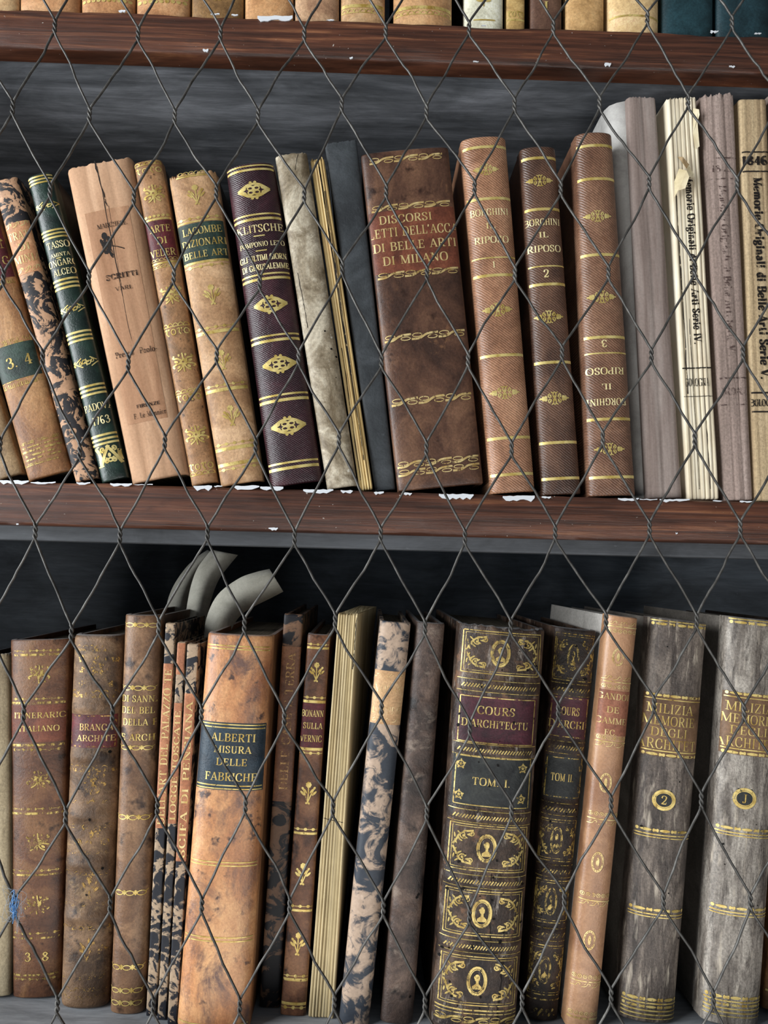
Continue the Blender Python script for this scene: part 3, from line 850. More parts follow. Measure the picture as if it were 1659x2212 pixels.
chips([(0, 62, 1037, 1047), (66, 120, 1040, 1046), (165, 195, 1041, 1047), (238, 285, 1043, 1051), (290, 330, 1045, 1048), (418, 458, 1048, 1060),
       (462, 480, 1048, 1053), (505, 560, 1048, 1060), (562, 612, 1050, 1061), (655, 720, 1056, 1066), (736, 762, 1058, 1066), (808, 829, 1061, 1069),
       (868, 890, 1063, 1071), (948, 1023, 1066, 1081), (1086, 1155, 1070, 1085), (1170, 1190, 1072, 1077), (1335, 1380, 1075, 1083), (1382, 1420, 1077, 1081),
       (1425, 1490, 1077, 1085), (1540, 1560, 1080, 1084), (1598, 1625, 1081, 1086),
       (556, 632, 33, 47), (256, 271, 21, 27), (455, 474, 28, 32), (500, 514, 30, 34), (1535, 1552, 65, 71), (705, 722, 41, 44), (1040, 1050, 53, 56), (1630, 1645, 70, 73),
       (438, 450, 105, 114), (755, 762, 122, 127), (1306, 1320, 135, 143), (1575, 1588, 141, 146), (1022, 1034, 131, 134), (580, 600, 1139, 1146), (35, 40, 1130, 1134), (1460, 1464, 1150, 1154)])

# ------------------------------------------------------------------ books on the top shelf
GT = 'books on the top shelf'
def tq(x0, x1):
    yb = 47 + ((x0+x1)/2-830)*.0347
    return ((x0+2, -560), (x1+2, -560), (x1, yb+1), (x0, yb+1))
tan1 = ('8d6a45', 'b08a5c', 'c9a777')
def topb(x0, x1, cols, label, items=(), Y=.466, **kw):
    book(label, tq(x0, x1), Y, Z_TT, leather(cols, kw.pop('scale', 50), rough=.5), items, dep=.13, group=GT, **kw)
topb(-60, 41, tan1, 'tan leather book at the far left end of the top shelf', [('b', 'line', 2, 3)])
topb(42, 173, ('97663c', 'b07c4c', 'c39464'), 'light brown book with gilt line low down, second from left on top shelf', [('b', 'line', 3, 5), ('b', 'rope', -12, 16)])
topb(175, 292, ('8a5a33', 'a87444', 'b98a58'), 'brown book with beaded gilt band, third from left on top shelf', [('b', 'line', 5, 5), ('b', 'bead', 14, 8), ('b', 'line', -8, 4)])
topb(294, 410, ('8a5a33', 'aa7646', 'be9060'), 'brown book with beaded gilt band, fourth from left on top shelf', [('b', 'line', 7, 5), ('b', 'bead', 16, 9), ('b', 'hatch', -5, 12)])
topb(413, 526, ('5e4220', '7d5b30', '94703d'), 'olive brown book with gilt flower low on its spine on top shelf', [('o', 'roundflower', 3, 30, 26)])
topb(528, 634, ('9a6a3c', 'b5824e', 'c59561'), 'plain orange tan book above the long white paint flake on top shelf', [])
topb(636, 733, ('7d5940', 'a17a58', 'bb9670'), 'pale mottled brown book with one gilt line, right of plain tan top-shelf book', [('b', 'line', 3, 6)])
topb(735, 832, ('8a6540', 'ad8558', 'c6a276'), 'narrow tan book with gilt scalloped band on top shelf', [('b', 'line', 23, 7), ('b', 'scallop', 33, 9)])
topb(849, 977, ('93693f', 'b08252', 'c69a68'), 'wide tan book with gilt scalloped band at middle of top shelf', [('b', 'line', 33, 7), ('b', 'scallop', 43, 9)], b=.22)
topb(1002, 1087, ('b9b49c', 'd2cfb8', 'dedcca'), 'cream white book with small gilt leaf on top shelf', [('o', 'leafflower', 8, 34, 30), ('b', 'line', 51, 3, .6)])
topb(1093, 1134, ('8a6a38', 'a9874a', 'c0a060'), 'thin ochre book beside the cream white one on top shelf', [('b', 'roro', 35, 14), ('b', 'line', 47, 4)])
topb(1145, 1214, ('3f2b21', '553a2c', '664937'), 'dark brown book with gilt numeral on top shelf', [('t', 20, 'I', 18, 10), ('t', -2, 'I', 14, 8)])
topb(1221, 1305, ('96703e', 'b58c55', 'c8a26a'), 'plain ochre tan book right of the dark brown one on top shelf', [])
topb(1311, 1423, ('b3905c', 'cba972', 'd8ba88'), 'pale straw coloured book with one gilt line beside the dark teal books', [('b', 'line', 50, 4)], b=.26)
topb(1428, 1541, ('0e2226', '163036', '1d3b42'), 'dark teal book next to the pale straw one on top shelf', [])
topb(1546, 1668, ('0d1f24', '142a30', '1b353c'), 'dark teal book at the right end of top shelf', [])

# ------------------------------------------------------------------ books on the middle shelf
GM = 'books on the middle shelf'
ZM = Z_MT
def L_(c, **kw): return leather(c, **kw)
RED = L_(('3a0d12', '4e141a', '60191f'), scale=80, name='red_label', spec=.4)
GREENL = L_(('15231d', '22332b', '2e4238'), scale=90, name='green_label')
BLACKL = L_(('17191a', '232626', '30322f'), scale=90, name='black_label')
TANL = L_(('a06a40', 'b98052', 'c99264'), scale=60, name='tan_label')
ORANGE = L_(('8c5334', 'a5663f', 'b97a50'), scale=60, name='orange_label')
REDBROWN = L_(('522818', '683420', '7a4229'), scale=60, name='red_brown_label')

book('cut-off parchment book at the left edge of the middle shelf', ((-215, 450), (-135, 450), (50, 1034), (-15, 1034)), .464, ZM,
     L_(('7a6040', '9c7f58', 'b49a72'), scale=40), [], group=GM)
book('brown calf book with dark red and green labels, leaning at left of middle shelf', ((-112, 440), (-16, 440), (155, 1036), (54, 1034)), .462, ZM,
     L_(('704624', '94663a', 'b28452'), scale=45, stretch=(1, 1, .4), scuff=('c09a6c', .6, .78, (60, 60, 25))),
     [('lab', 470, 628, RED), ('b', 'comb', 636, 9), ('t', 556, 'A N', 20, 46, 0, 22), ('t', 592, 'G', 17, 12, 0, 30), ('b', 'line', 512, 2),
      ('b', 'comb', 758, 9), ('lab', 766, 838, GREENL), ('t', 803, '3. 4', 22, 52, 0, 2), ('b', 'comb', 848, 9), ('b', 'line', 765, 2), ('b', 'line', 840, 2),
      ('b', 'comb', 968, 6), ('b', 'line', 978, 3), ('b', 'line', 986, 4), ('b', 'line', 995, 4), ('b', 'line', 1003, 3), ('b', 'comb', 1012, 6)], gold_=GOLD_WORN, group=GM)
MARB = marble('ab8567', '201d1f', 'bd9574', 85, .495, .525, dist=2.2)
book('thin black and pink marbled paper book with tan title label', ((-21, 392), (39, 388), (214, 1034), (159, 1040)), .460, ZM, MARB,
     [('lab', 494, 604, TANL), ('b', 'wave', 500, 13), ('b', 'wave', 596, 13), ('t', 523, 'TRATT', 16, 54), ('t', 548, 'DI', 15, 24), ('t', 573, 'MINIA', 16, 52)],
     boards=MARB, gold_=GOLD_PALE, group=GM, b=.22)
book('dark green leather book with gilt swirls, left of middle shelf', ((54, 382), (113, 378), (280, 1043), (216, 1043)), .460, ZM,
     L_(('0d1b17', '14261f', '1f352b'), scale=60, rough=.34, spec=.5, fine=.2),
     [('b', 'triple', 402, 17), ('o', 'swirl', 459, 52, 22), ('b', 'triple', 521, 19), ('t', 545, 'TASSO', 14, 44), ('t', 567, 'AMINTA', 8, 38), ('b', 'line', 574, 2, .2),
      ('t', 584, 'ONGARO', 13, 56), ('t', 604, 'ALCEO', 13, 44), ('b', 'triple', 629, 22), ('o', 'swirl', 684, 56, 24), ('b', 'triple', 743, 22), ('o', 'swirl', 799, 56, 26),
      ('b', 'triple', 857, 22), ('t', 893, 'PADOVA', 14, 56), ('t', 922, '1763', 16, 34), ('b', 'triple', 961, 22), ('o', 'monogram', 995, 54, 44)],
     gold_=GOLD_BRIGHT, group=GM, b=.26)
KRAFT = L_(('a57c5a', 'b58b68', 'c49b78'), scale=26, stretch=(2.5, 1, .4), rough=.7, bump=.2, fine=.15, name='kraft_paper', spec=.2)
KRAFT2 = L_(('966b4a', 'a67a58', 'b48965'), scale=26, stretch=(2.5, 1, .4), rough=.7, bump=.2, fine=.15, name='kraft_label', spec=.2)
r_, sp_, Z_, k_ = book('wide tan paper-wrapped book with faded black print and cracked spine', ((136, 348), (284, 357), (410, 1047), (280, 1046)), .461, ZM, KRAFT,
     [('lab', 476, 930, KRAFT2, .72), ('p', 511, 'MARCHESE.', 10, 64, 0, 3), ('o', 'roundflower', 552, 1, 1), ('p', 621, 'SCRITTI', 11, 66, 0, 2, 1.3), ('p', 648, 'VARI.', 8, 36, 0, 2),
      ('p', 784, 'Presso', 12, 38, 0, -24), ('p', 784, 'Paolo-', 12, 36, 0, 26), ('p', 897, 'FIRENZE', 7, 48, 0, 4, 1.3), ('p', 916, 'F. Le Monnier', 11, 66, 0, 4),
      ('crack', -.1, 352, .05, 470, 3), ('crack', -.02, 352, .0, 760, 2), ('crack', .1, 470, -.02, 700, 1)],
     b=.15, p=2.4, boards=KRAFT, pages=PAGES, sig=(3, .0004), ink_=ink('2b1d16', .36), group=GM, ragged=.0012, notch=.0012)
ft = Flat()                     # printer's device of a bird on a branch
for (x, z, rx, rz, an) in ((0, 0, 10, 20, -.25), (-2, 20, 6, 8, 0), (5, -16, 4, 14, .2), (-8, 4, 4, 12, .3)): ft.ell((x-12)*k_, Z_(552)+z*k_, rx*k_, rz*k_, an)
ft.curve([(-2*k_, Z_(556)), (10*k_, Z_(560)), (22*k_, Z_(566))], 2*k_)
decal('printed_device', ft, sp_, INK, r_, .00026)
GB = L_(('70502f', '93683f', 'a97e52'), scale=45, scuff=('6b4b30', .55, .75, 50), speck=('4d3622', .62, .7, 260))
book('slim mottled brown book with dark red label, beside the tan paper book', ((286, 352), (349, 350), (471, 1046), (411, 1047)), .461, ZM, GB,
     [('b', 'scallop', 364, 8), ('b', 'roro', 380, 14), ('o', 'floral', 432, 42, 40), ('b', 'bead', 480, 7), ('b', 'line', 487, 4), ('lab', 490, 578, RED),
      ('t', 508, 'ARTE', 15, 42), ('t', 534, 'DI', 15, 22), ('t', 560, 'VEDERI', 15, 56), ('b', 'scallop', 574, 6), ('b', 'line', 582, 4), ('b', 'scallop', 589, 6),
      ('o', 'floral', 652, 46, 40), ('b', 'scallop', 716, 8), ('b', 'roro', 731, 16), ('o', 'floral', 797, 46, 40), ('b', 'scallop', 857, 8), ('b', 'roro', 871, 16),
      ('o', 'floral', 951, 46, 40), ('b', 'roro', 1016, 16), ('b', 'scallop', 1029, 8)], gold_=GOLD, group=GM, b=.24)
book('light brown book with torn head and green label with gilt sprigs', ((360, 378), (467, 374), (569, 1043), (473, 1047)), .460, ZM,
     L_(('8d6641', 'ac8358', 'c39c72'), scale=40, scuff=('7a5535', .58, .75, 45)),
     [('b', 'line', 397, 3, .7), ('b', 'scallop', 390, 8, .6), ('o', 'sprig', 438, 42, 46), ('b', 'chainbead', 488, 8), ('b', 'line', 495, 3), ('lab', 498, 580, GREENL), ('t', 515, 'LACOMBE', 15, 82),
      ('t', 541, 'DIZIONARI', 15, 92), ('t', 566, 'BELLE ART', 14, 92), ('b', 'line', 583, 5), ('b', 'chainbead', 592, 9), ('o', 'sprig', 655, 42, 46),
      ('b', 'chainbead', 724, 8), ('b', 'line', 734, 7), ('o', 'sprig', 795, 40, 44), ('b', 'chainbead', 847, 8), ('b', 'line', 857, 7), ('o', 'sprig', 913, 42, 46),
      ('b', 'chainbead', 970, 8), ('b', 'line', 980, 7), ('b', 'line', 1012, 7), ('b', 'chainbead', 1022, 8)], group=GM, b=.2, ragged=.003, pages=PAGES)
KL = L_(('241016', '33181f', '46242b'), scale=35, rough=.33, spec=.5, diag=300, fine=.2)
book('maroon grained leather book with gilt pointed lozenges on middle shelf', ((484, 362), (592, 363), (697, 1043), (580, 1047)), .460, ZM, KL,
     [('b', 'double', 384, 13), ('o', 'lozenge', 433, 66, 38), ('b', 'double', 491, 15), ('t', 516, 'KLITSCHE', 16, 96), ('b', 'line', 532, 2.5, .24), ('t', 550, 'POMPONIO LETO', 10, 92),
      ('b', 'line', 564, 2.5, .24), ('t', 579, 'GLI ULTIMI GIORNI', 12, 100, 0, 0, 1.3), ('t', 599, 'DI GERUSALEMME', 12, 96, 0, 0, 1.3), ('b', 'double', 620, 15), ('o', 'lozenge', 680, 68, 38),
      ('b', 'double', 751, 16), ('o', 'lozenge', 807, 68, 38), ('b', 'double', 877, 17), ('o', 'lozenge', 937, 70, 38), ('b', 'double', 1018, 17)],
     gold_=GOLD_BRIGHT, group=GM, b=.26, boards=KL)
VEL = L_(('65563f', '8f8169', 'b9ad96'), scale=42, stretch=(1, 1, .8), rough=.5, scuff=('64553f', .52, .7, (40, 40, 70)), speck=('d8d4c8', .66, .74, 120), name='parchment', dist=1.2)
book('mottled grey parchment book between the maroon one and loose pages', ((591, 334), (663, 333), (772, 1046), (703, 1052)), .459, ZM, VEL,
     [('crack', -.7, 600, -.6, 720, 1.5), ('crack', .5, 340, .1, 380, 1.5), ('holes', 4, 700, 1000)], group=GM, b=.2, boards=VEL, wob=.0003, ragged=.0008)
PBARE = paper(('a08452', 'c6ab74', 'd6bf8e'), sx=700, sz=6)
book('thin coverless book of yellowed pages beside dark grey binding', ((668, 341), (700, 338), (805, 1051), (774, 1050)), .462, ZM, PBARE,
     [('crack', .1, 345, .2, 820, 3.2), ('crack', .35, 420, .3, 1000, 2.2), ('crack', -.5, 760, -.6, 1040, 2)], bare=True, b=.03, p=4, sig=(5, .0012), group=GM, ragged=.003, wob=.0004)
DG = L_(('25282b', '33373a', '42464a'), scale=35, rough=.6, fine=.2, name='grey_cloth', scuff=('585d61', .66, .8, (60, 60, 30)))
book('plain dark grey cloth book left of the wide brown volume', ((699, 306), (771, 306), (855, 1060), (808, 1058)), .464, ZM, DG, [], group=GM, b=.1, p=3, boards=DG, ragged=.001)
DIS = L_(('362219', '503425', '6b4a34'), scale=32, scuff=('8a6242', .62, .78, (70, 70, 45)), speck=('2a1810', .6, .72, 90), rough=.42, spec=.4)
book('widest dark brown calf book with rope-pattern gilt bands at middle shelf centre', ((776, 329), (969, 327), (1046, 1067), (857, 1063)), .459, ZM, DIS,
     [('b', 'rope', 360, 14, .88), ('b', 'rope', 465, 14, .95), ('lab', 472, 606, REDBROWN), ('t', 491, 'DISCORSI', 17, 112, 0, -14), ('t', 519, "LETTI DELL'ACCA", 19, 188, 0, 0), ('t', 550, 'DI BELLE ARTI', 18, 176, 0, 0),
      ('t', 580, 'DI MILANO', 18, 138, 0, -2), ('b', 'rope', 611, 14, .98), ('b', 'rope', 746, 15, .98), ('b', 'rope', 881, 16, .98), ('b', 'rope', 1012, 14), ('b', 'rope', 1029, 14)],
     gold_=GOLD_PALE, group=GM, b=.09, p=3, dep=.16, boards=DIS)
def borg(cols): return L_(cols, scale=28, diag=240, rough=.36, spec=.5, scuff=('6a4430', .6, .78, 60))
B1 = borg(('7a5238', '97694a', 'ac7d5b'))
book('lighter brown grained book numbered 1, first of the matching three', ((993, 306), (1093, 300), (1157, 1072), (1058, 1068)), .459, ZM, B1,
     [('b', 'line', 332, 6), ('o', 'scroll', 382, 54, 26), ('b', 'line', 446, 6), ('t', 475, 'BORGHINI', 14, 80), ('t', 505, 'IL', 12, 20), ('t', 535, 'RIPOSO', 14, 72), ('b', 'line', 574, 3), ('t', 589, '1', 13, 6),
      ('b', 'line', 612, 6), ('o', 'scroll', 686, 62, 30), ('b', 'line', 783, 6), ('o', 'scroll', 862, 62, 28), ('b', 'line', 957, 6), ('b', 'line', 1033, 6)], gold_=GOLD_BRIGHT, group=GM, b=.24, boards=B1)
B2 = borg(('3f2a20', '553a2b', '6b4b38'))
book('darker brown grained book numbered 2, second of the matching three', ((1121, 326), (1200, 320), (1256, 1073), (1168, 1073)), .461, ZM, B2,
     [('b', 'line', 353, 6), ('o', 'scroll', 403, 56, 26), ('b', 'line', 466, 6), ('t', 494, 'BORGHINI', 14, 74), ('t', 522, 'IL', 12, 20), ('t', 552, 'RIPOSO', 14, 70), ('b', 'line', 590, 3), ('t', 606, '2', 16, 12),
      ('b', 'line', 629, 6), ('o', 'scroll', 699, 60, 28), ('b', 'line', 796, 6), ('o', 'scroll', 872, 60, 28), ('b', 'line', 965, 6), ('b', 'line', 1040, 6)], gold_=GOLD_BRIGHT, group=GM, b=.24, boards=B2)
B3 = borg(('5a3b2a', '74503a', '8b654b'))
book('reddish brown grained book standing upside down, third of the matching three', ((1240, 295), (1322, 292), (1374, 1075), (1270, 1072)), .457, ZM, B3,
     [('b', 'line', 327, 6), ('b', 'line', 400, 6), ('o', 'scroll', 482, 58, 26), ('b', 'line', 566, 6), ('o', 'scroll', 657, 60, 28), ('b', 'line', 743, 6), ('t', 757, '3', 15, 12, 180),
      ('b', 'line', 777, 3), ('t', 815, 'RIPOSO', 14, 78, 180), ('t', 848, 'IL', 12, 20, 180), ('t', 880, 'BORGHINI', 14, 80, 180), ('b', 'line', 916, 6), ('o', 'scroll', 979, 62, 26), ('b', 'line', 1037, 6)],
     gold_=GOLD_BRIGHT, group=GM, b=.24, boards=B3)
MAUVE = L_(('6a5b54', '83736b', '968880'), scale=26, stretch=(4, 1, .2), rough=.75, spec=.15, bump=.2, fine=.15, name='mauve_paper')
LGREY = L_(('8f8c88', 'a6a39e', 'b5b2ad'), scale=26, rough=.75, spec=.15, fine=.1, name='pale_grey_cover')
book('plain mauve-grey paper book with pale cover, right of the upside down one', ((1352, 214), (1416, 207), (1474, 1078), (1394, 1078)), .462, ZM, MAUVE, [], group=GM, b=.10, p=3, boards=LGREY, sig=(2, .0016), flare=.011, dep=.12, ragged=.001)
BARE2 = paper(('a39478', 'cfc3aa', 'e0d7c4'), sx=900, sz=4, bump=.6)
MEM = 'Memorie Originali di Belle Arti Serie '
tb_, sp2, Z2, k2 = book('coverless cream book with exposed page folds and torn paper', ((1438, 214), (1503, 209), (1553, 1077), (1485, 1077)), .461, ZM, BARE2,
     [('p', 573, MEM+'IV.', 15, 366, -90, 6, 1.35), ('pl', 806, 2.5), ('pl', 866, 1.2), ('p', 836, 'BOLOGNA', 16, 48), ('crack', -.72, 395, -.66, 860, 2.2), ('crack', -.3, 700, -.26, 1060, 1.4), ('crack', .4, 860, .46, 1060, 1.2)],
     bare=True, b=.06, p=3, sig=(7, .0011), group=GM, ragged=.0015, wob=.0002)
PINK = L_(('78675e', '937f75', 'a8958b'), scale=30, stretch=(5, 1, .15), rough=.75, spec=.15, bump=.5, name='pinkish_paper')
book('pinkish grey paper book with faded vertical print and torn top', ((1514, 206), (1584, 200), (1626, 1080), (1565, 1078)), .460, ZM, PINK,
     [('pl', 352, 2.5), ('pl', 398, 2.5), ('p', 375, '1845', 15, 44), ('p', 598, MEM+'VI.', 15, 370, -90, 0, 1.2), ('pl', 828, 3), ('pl', 884, 2.5), ('p', 856, 'BOLOGNA', 15, 46)],
     b=.14, p=3, sig=(3, .0006), ink_=INK_FAINT, group=GM, boards=PINK, ragged=.003)
TANP = L_(('927a5a', 'ac946f', 'bfa883'), scale=30, stretch=(5, 1, .12), rough=.75, spec=.15, bump=.5, name='tan_paper')
book('tan paper book with bold black vertical print at right end', ((1594, 217), (1655, 216), (1690, 1082), (1627, 1081)), .460, ZM, TANP,
     [('pl', 337, 3), ('pl', 380, 3), ('p', 356, '1846', 19, 54, 0, 0, 1.6), ('p', 612, MEM+'V.', 18, 436, -90, 4, 1.6), ('pl', 858, 3.5), ('p', 879, 'BOLOGNA', 14, 56, 0, 0, 1.3), ('pl', 898, 3)],
     b=.12, p=3, sig=(4, .0006), group=GM, boards=TANP)
book('cut-off pinkish paper book at the right edge of the middle shelf', ((1657, 206), (1725, 206), (1758, 1083), (1692, 1082)), .462, ZM, PINK, [], b=.12, p=3, group=GM, boards=PINK, ragged=.002)
# torn scraps of paper on the coverless book
def scrap(parent, sp, Z, hpx, P, mat, out):
    V = []
    for (x, y, o) in P: V.append((x*sp.w(Z(y))/2, sp.y(0, Z(y))-o, Z(y)))
    n = len(V)
    V2 = [(a, b-.0003, c) for a, b, c in V]
    o = link_mesh('torn_paper', V+V2, [tuple(range(n)), tuple(range(n, 2*n))]+[(i, (i+1) % n, n+(i+1) % n, n+i) for i in range(n)], mat, parent, False)
    return o
SCR = paper(('b9a882', 'd6c8a6', 'e2d8be'), sx=60, sz=60)
scrap(tb_, sp2, Z2, k2, [(-.9, 405, .0015), (-.6, 380, .003), (-.2, 388, .005), (.0, 375, .004), (.35, 392, .003), (.3, 400, .003), (-.05, 402, .005), (-.3, 425, .004), (-.75, 428, .003), (-.95, 440, .002)], SCR, 0)
scrap(tb_, sp2, Z2, k2, [(-.6, 352, .002), (-.35, 356, .004), (.1, 372, .003), (-.1, 380, .003), (-.4, 368, .004)], L_(('8a6f4a', 'a58a60', 'b59c72'), scale=90), 0)
scrap(tb_, sp2, Z2, k2, [(.62, 245, .002), (.95, 250, .003), (.97, 262, .003), (.85, 275, .002), (.9, 330, .002), (.6, 336, .002), (.55, 300, .0015)], SCR, 0)

# ------------------------------------------------------------------ books on the lower shelf
GLW = 'books on the lower shelf'
ZL = Z_LT
def Yb(x, y): return at_z(x, y, ZL).y
FR = .476
book('cut-off pale parchment book with frayed edge at the left end of lower shelf', ((-62, 1415), (19, 1410), (23, 2160), (-50, 2160)), .498, ZL,
     L_(('7d6c50', '9c8a69', 'b3a180'), scale=30, stretch=(2, 1, .4), rough=.65), [], group=GLW, ragged=.002, b=.12)
IT = L_(('43281a', '5f3b24', '76502f'), scale=40, scuff=('8a5c38', .6, .8, 50), speck=('2c1a10', .6, .72, 120), rough=.42)
book('dark brown book with gilt flowers and red-brown label, left end of lower shelf', ((21, 1384), (150, 1378), (130, 2152), (26, 2155)), Yb(78, 2153), ZL, IT,
     [('b', 'chainbead', 1408, 7, .85), ('b', 'line', 1417, 5, .85), ('o', 'floral', 1460, 48, 42), ('b', 'chainbead', 1514, 7, .92), ('b', 'line', 1523, 5), ('lab', 1528, 1609, REDBROWN),
      ('t', 1550, 'ITINERARIO', 12, 112), ('t', 1579, 'ITALIANO', 12, 88), ('b', 'line', 1615, 5), ('b', 'chainbead', 1625, 8), ('o', 'floral', 1690, 52, 40), ('b', 'chainbead', 1753, 7), ('b', 'line', 1763, 5),
      ('o', 'floral', 1825, 54, 40), ('b', 'chainbead', 1885, 7), ('b', 'line', 1894, 4), ('o', 'floral', 1957, 52, 40), ('b', 'chainbead', 2017, 7), ('b', 'line', 2027, 4), ('t', 2066, '3  8', 18, 52),
      ('b', 'line', 2104, 4), ('b', 'chainbead', 2112, 7)], gold_=GOLD_WORN, group=GLW, b=.16, boards=IT)
BR = L_(('44301f', '63482f', '7d5f42'), scale=45, scuff=('8f7350', .55, .75, (70, 70, 120)), speck=('2b1c12', .58, .7, 110), rough=.5, bump=.6)
book('worn brown book with raised bands and red bordered label on lower shelf', ((160, 1377), (268, 1364), (236, 2170), (130, 2170)), Yb(183, 2172), ZL, BR,
     [('b', 'scallop', 1398, 10, .8), ('b', 'line', 1405, 4, .8), ('o', 'bud', 1424, 22, 22, -36), ('o', 'floral', 1440, 40, 46), ('o', 'bud', 1448, 20, 20, -36), ('o', 'bud', 1424, 20, 20, 36), ('o', 'bud', 1480, 18, 18, -34), ('o', 'bud', 1480, 18, 18, 30),
      ('b', 'scallop', 1498, 12), ('b', 'line', 1507, 4), ('lab', 1546, 1618, RED, .98), ('frame', 1549, 1615, 3, .92), ('t', 1573, 'BRANCA', 14, 72), ('t', 1597, 'ARCHITE', 13, 82),
      ('b', 'scallop', 1660, 10), ('b', 'line', 1668, 4), ('o', 'floral', 1690, 52, 40), ('o', 'sprig', 1712, 30, 46), ('b', 'wave', 1735, 8, .8), ('b', 'scallop', 1786, 9), ('o', 'floral', 1805, 40, 36), ('o', 'bud', 1820, 24, 24, -28), ('o', 'bud', 1820, 24, 24, 28), ('b', 'wave', 1842, 8),
      ('b', 'scallop', 1885, 9), ('o', 'sprig', 1918, 44, 60), ('b', 'wave', 1952, 9), ('b', 'scallop', 2000, 9), ('o', 'sprig', 2045, 40, 62), ('o', 'bud', 2050, 26, 26, 30), ('b', 'wave', 2105, 9), ('b', 'scallop', 2128, 8), ('b', 'wave', 2145, 8), ('holes', 6, 1600, 2140)],
     ribs=[(y, .0022, .0034) for y in (1530, 1637, 1763, 1866, 1979)], gold_=GOLD_FAINT, group=GLW, b=.3, capr=.004, boards=BR)
SA = L_(('4d3423', '6d4d33', '8a6747'), scale=32, speck=('33221a', .57, .68, 70), scuff=('392a22', .6, .72, 38), rough=.42)
book('mottled brown rounded book with gilt chain bands, left of three thin marbled pamphlets', ((270, 1328), (350, 1328), (313, 2185), (237, 2183)), Yb(276, 2184), ZL, SA,
     [('b', 'chain', 1351, 11), ('b', 'chain', 1490, 12), ('t', 1513, 'DI SANNA', 14, 84), ('t', 1538, 'DEL BELL', 14, 82), ('t', 1564, 'DELLA P', 14, 74), ('t', 1597, 'E ARCHI', 14, 80), ('b', 'chain', 1620, 11),
      ('b', 'chain', 1770, 12), ('b', 'chain', 1930, 12), ('b', 'chain', 2086, 12), ('b', 'chain', 2134, 12), ('b', 'chain', 2160, 12)], gold_=GOLD, group=GLW, b=.3, boards=SA)
MB2 = marble('a08a72', '1d1f26', 'b89e82', 95, .49, .53, dist=1.2)
TALL = Yb(326, 2196)
book('leftmost of three thin marbled pamphlets with orange lettered spines', ((357, 1347), (380, 1346), (337, 2200), (315, 2194)), TALL, ZL, MB2,
     [('lab', 1437, 1797, ORANGE), ('t', 1620, "DELL'ART DEL PALAZZO TE", 15, 340, 90)], gold_=GOLD_PALE, group=GLW, b=.12, p=3, boards=MB2)
book('middle one of three thin marbled pamphlets with orange lettered spines', ((383, 1388), (402, 1387), (359, 2206), (339, 2203)), TALL-.004, ZL, MB2,
     [('lab', 1390, 1460, ORANGE), ('lab', 1523, 1787, ORANGE), ('t', 1660, 'LOGGE TOSCATE', 12, 240, 90)], gold_=GOLD_PALE, group=GLW, b=.12, p=3, boards=MB2)
book('rightmost of three thin marbled pamphlets, against the large tan book', ((404, 1393), (430, 1390), (383, 2212), (361, 2208)), TALL-.008, ZL, MB2,
     [('lab', 1502, 1868, ORANGE), ('t', 1690, 'SCIFA DI PENSIANA', 14, 340, 90)], gold_=GOLD_PALE, group=GLW, b=.12, p=3, boards=MB2)
AL = L_(('955a32', 'b97c48', 'd29a62'), scale=26, stretch=(1.3, 1, .7), rough=.38, spec=.5, scuff=('64493f', .50, .66, (50, 50, 30)), fine=.3, speck=('4a342c', .62, .7, 110))
NAVY = L_(('14202a', '1d2c38', '293a46'), scale=70, name='navy_label', rough=.4)
book('large tan leather book with dark blue lettered label on lower shelf', ((448, 1371), (590, 1369), (540, 2212), (381, 2212)), .470, ZL, AL,
     [('b', 'line', 1398, 2.5), ('b', 'line', 1405, 2.5), ('lab', 1566, 1712, NAVY), ('b', 'line', 1570, 2.5), ('b', 'line', 1577, 2.5), ('t', 1598, 'ALBERTI', 17, 98), ('t', 1624, 'MISURA', 15, 82), ('t', 1651, 'DELLE', 15, 68),
      ('t', 1683, 'FABRICHE', 17, 114), ('b', 'line', 1702, 2.5), ('b', 'line', 1709, 2.5), ('b', 'line', 1866, 2.5), ('b', 'line', 1873, 2.5), ('b', 'line', 2024, 2.5), ('b', 'line', 2032, 2.5), ('b', 'line', 2205, 2.5)],
     gold_=GOLD, group=GLW, b=.2, boards=L_(('6a4226', '85562f', '9a683f'), scale=30), capr=.0025, dep=.16)
MB3 = marble('6a4f3c', '16161a', '7d5f47', 60, .48, .53)
CASE = L_(('5c3722', '72472c', '865837'), scale=50)
book('tall narrow marbled book with brown vertical title, right of the large tan book', ((613, 1327), (656, 1327), (602, 2212), (557, 2212)), .492, ZL, MB3,
     [('lab', 1400, 1740, CASE), ('t', 1565, 'DELLE CASE E TERRA', 18, 300, 90)], gold_=gold(.42, .12, ('84613a', 'a98553')), group=GLW, b=.14, p=3, boards=MB3)
BO = L_(('4a2c1b', '6a4228', '855a38'), scale=45, speck=('2f1c12', .57, .68, 90), rough=.42)
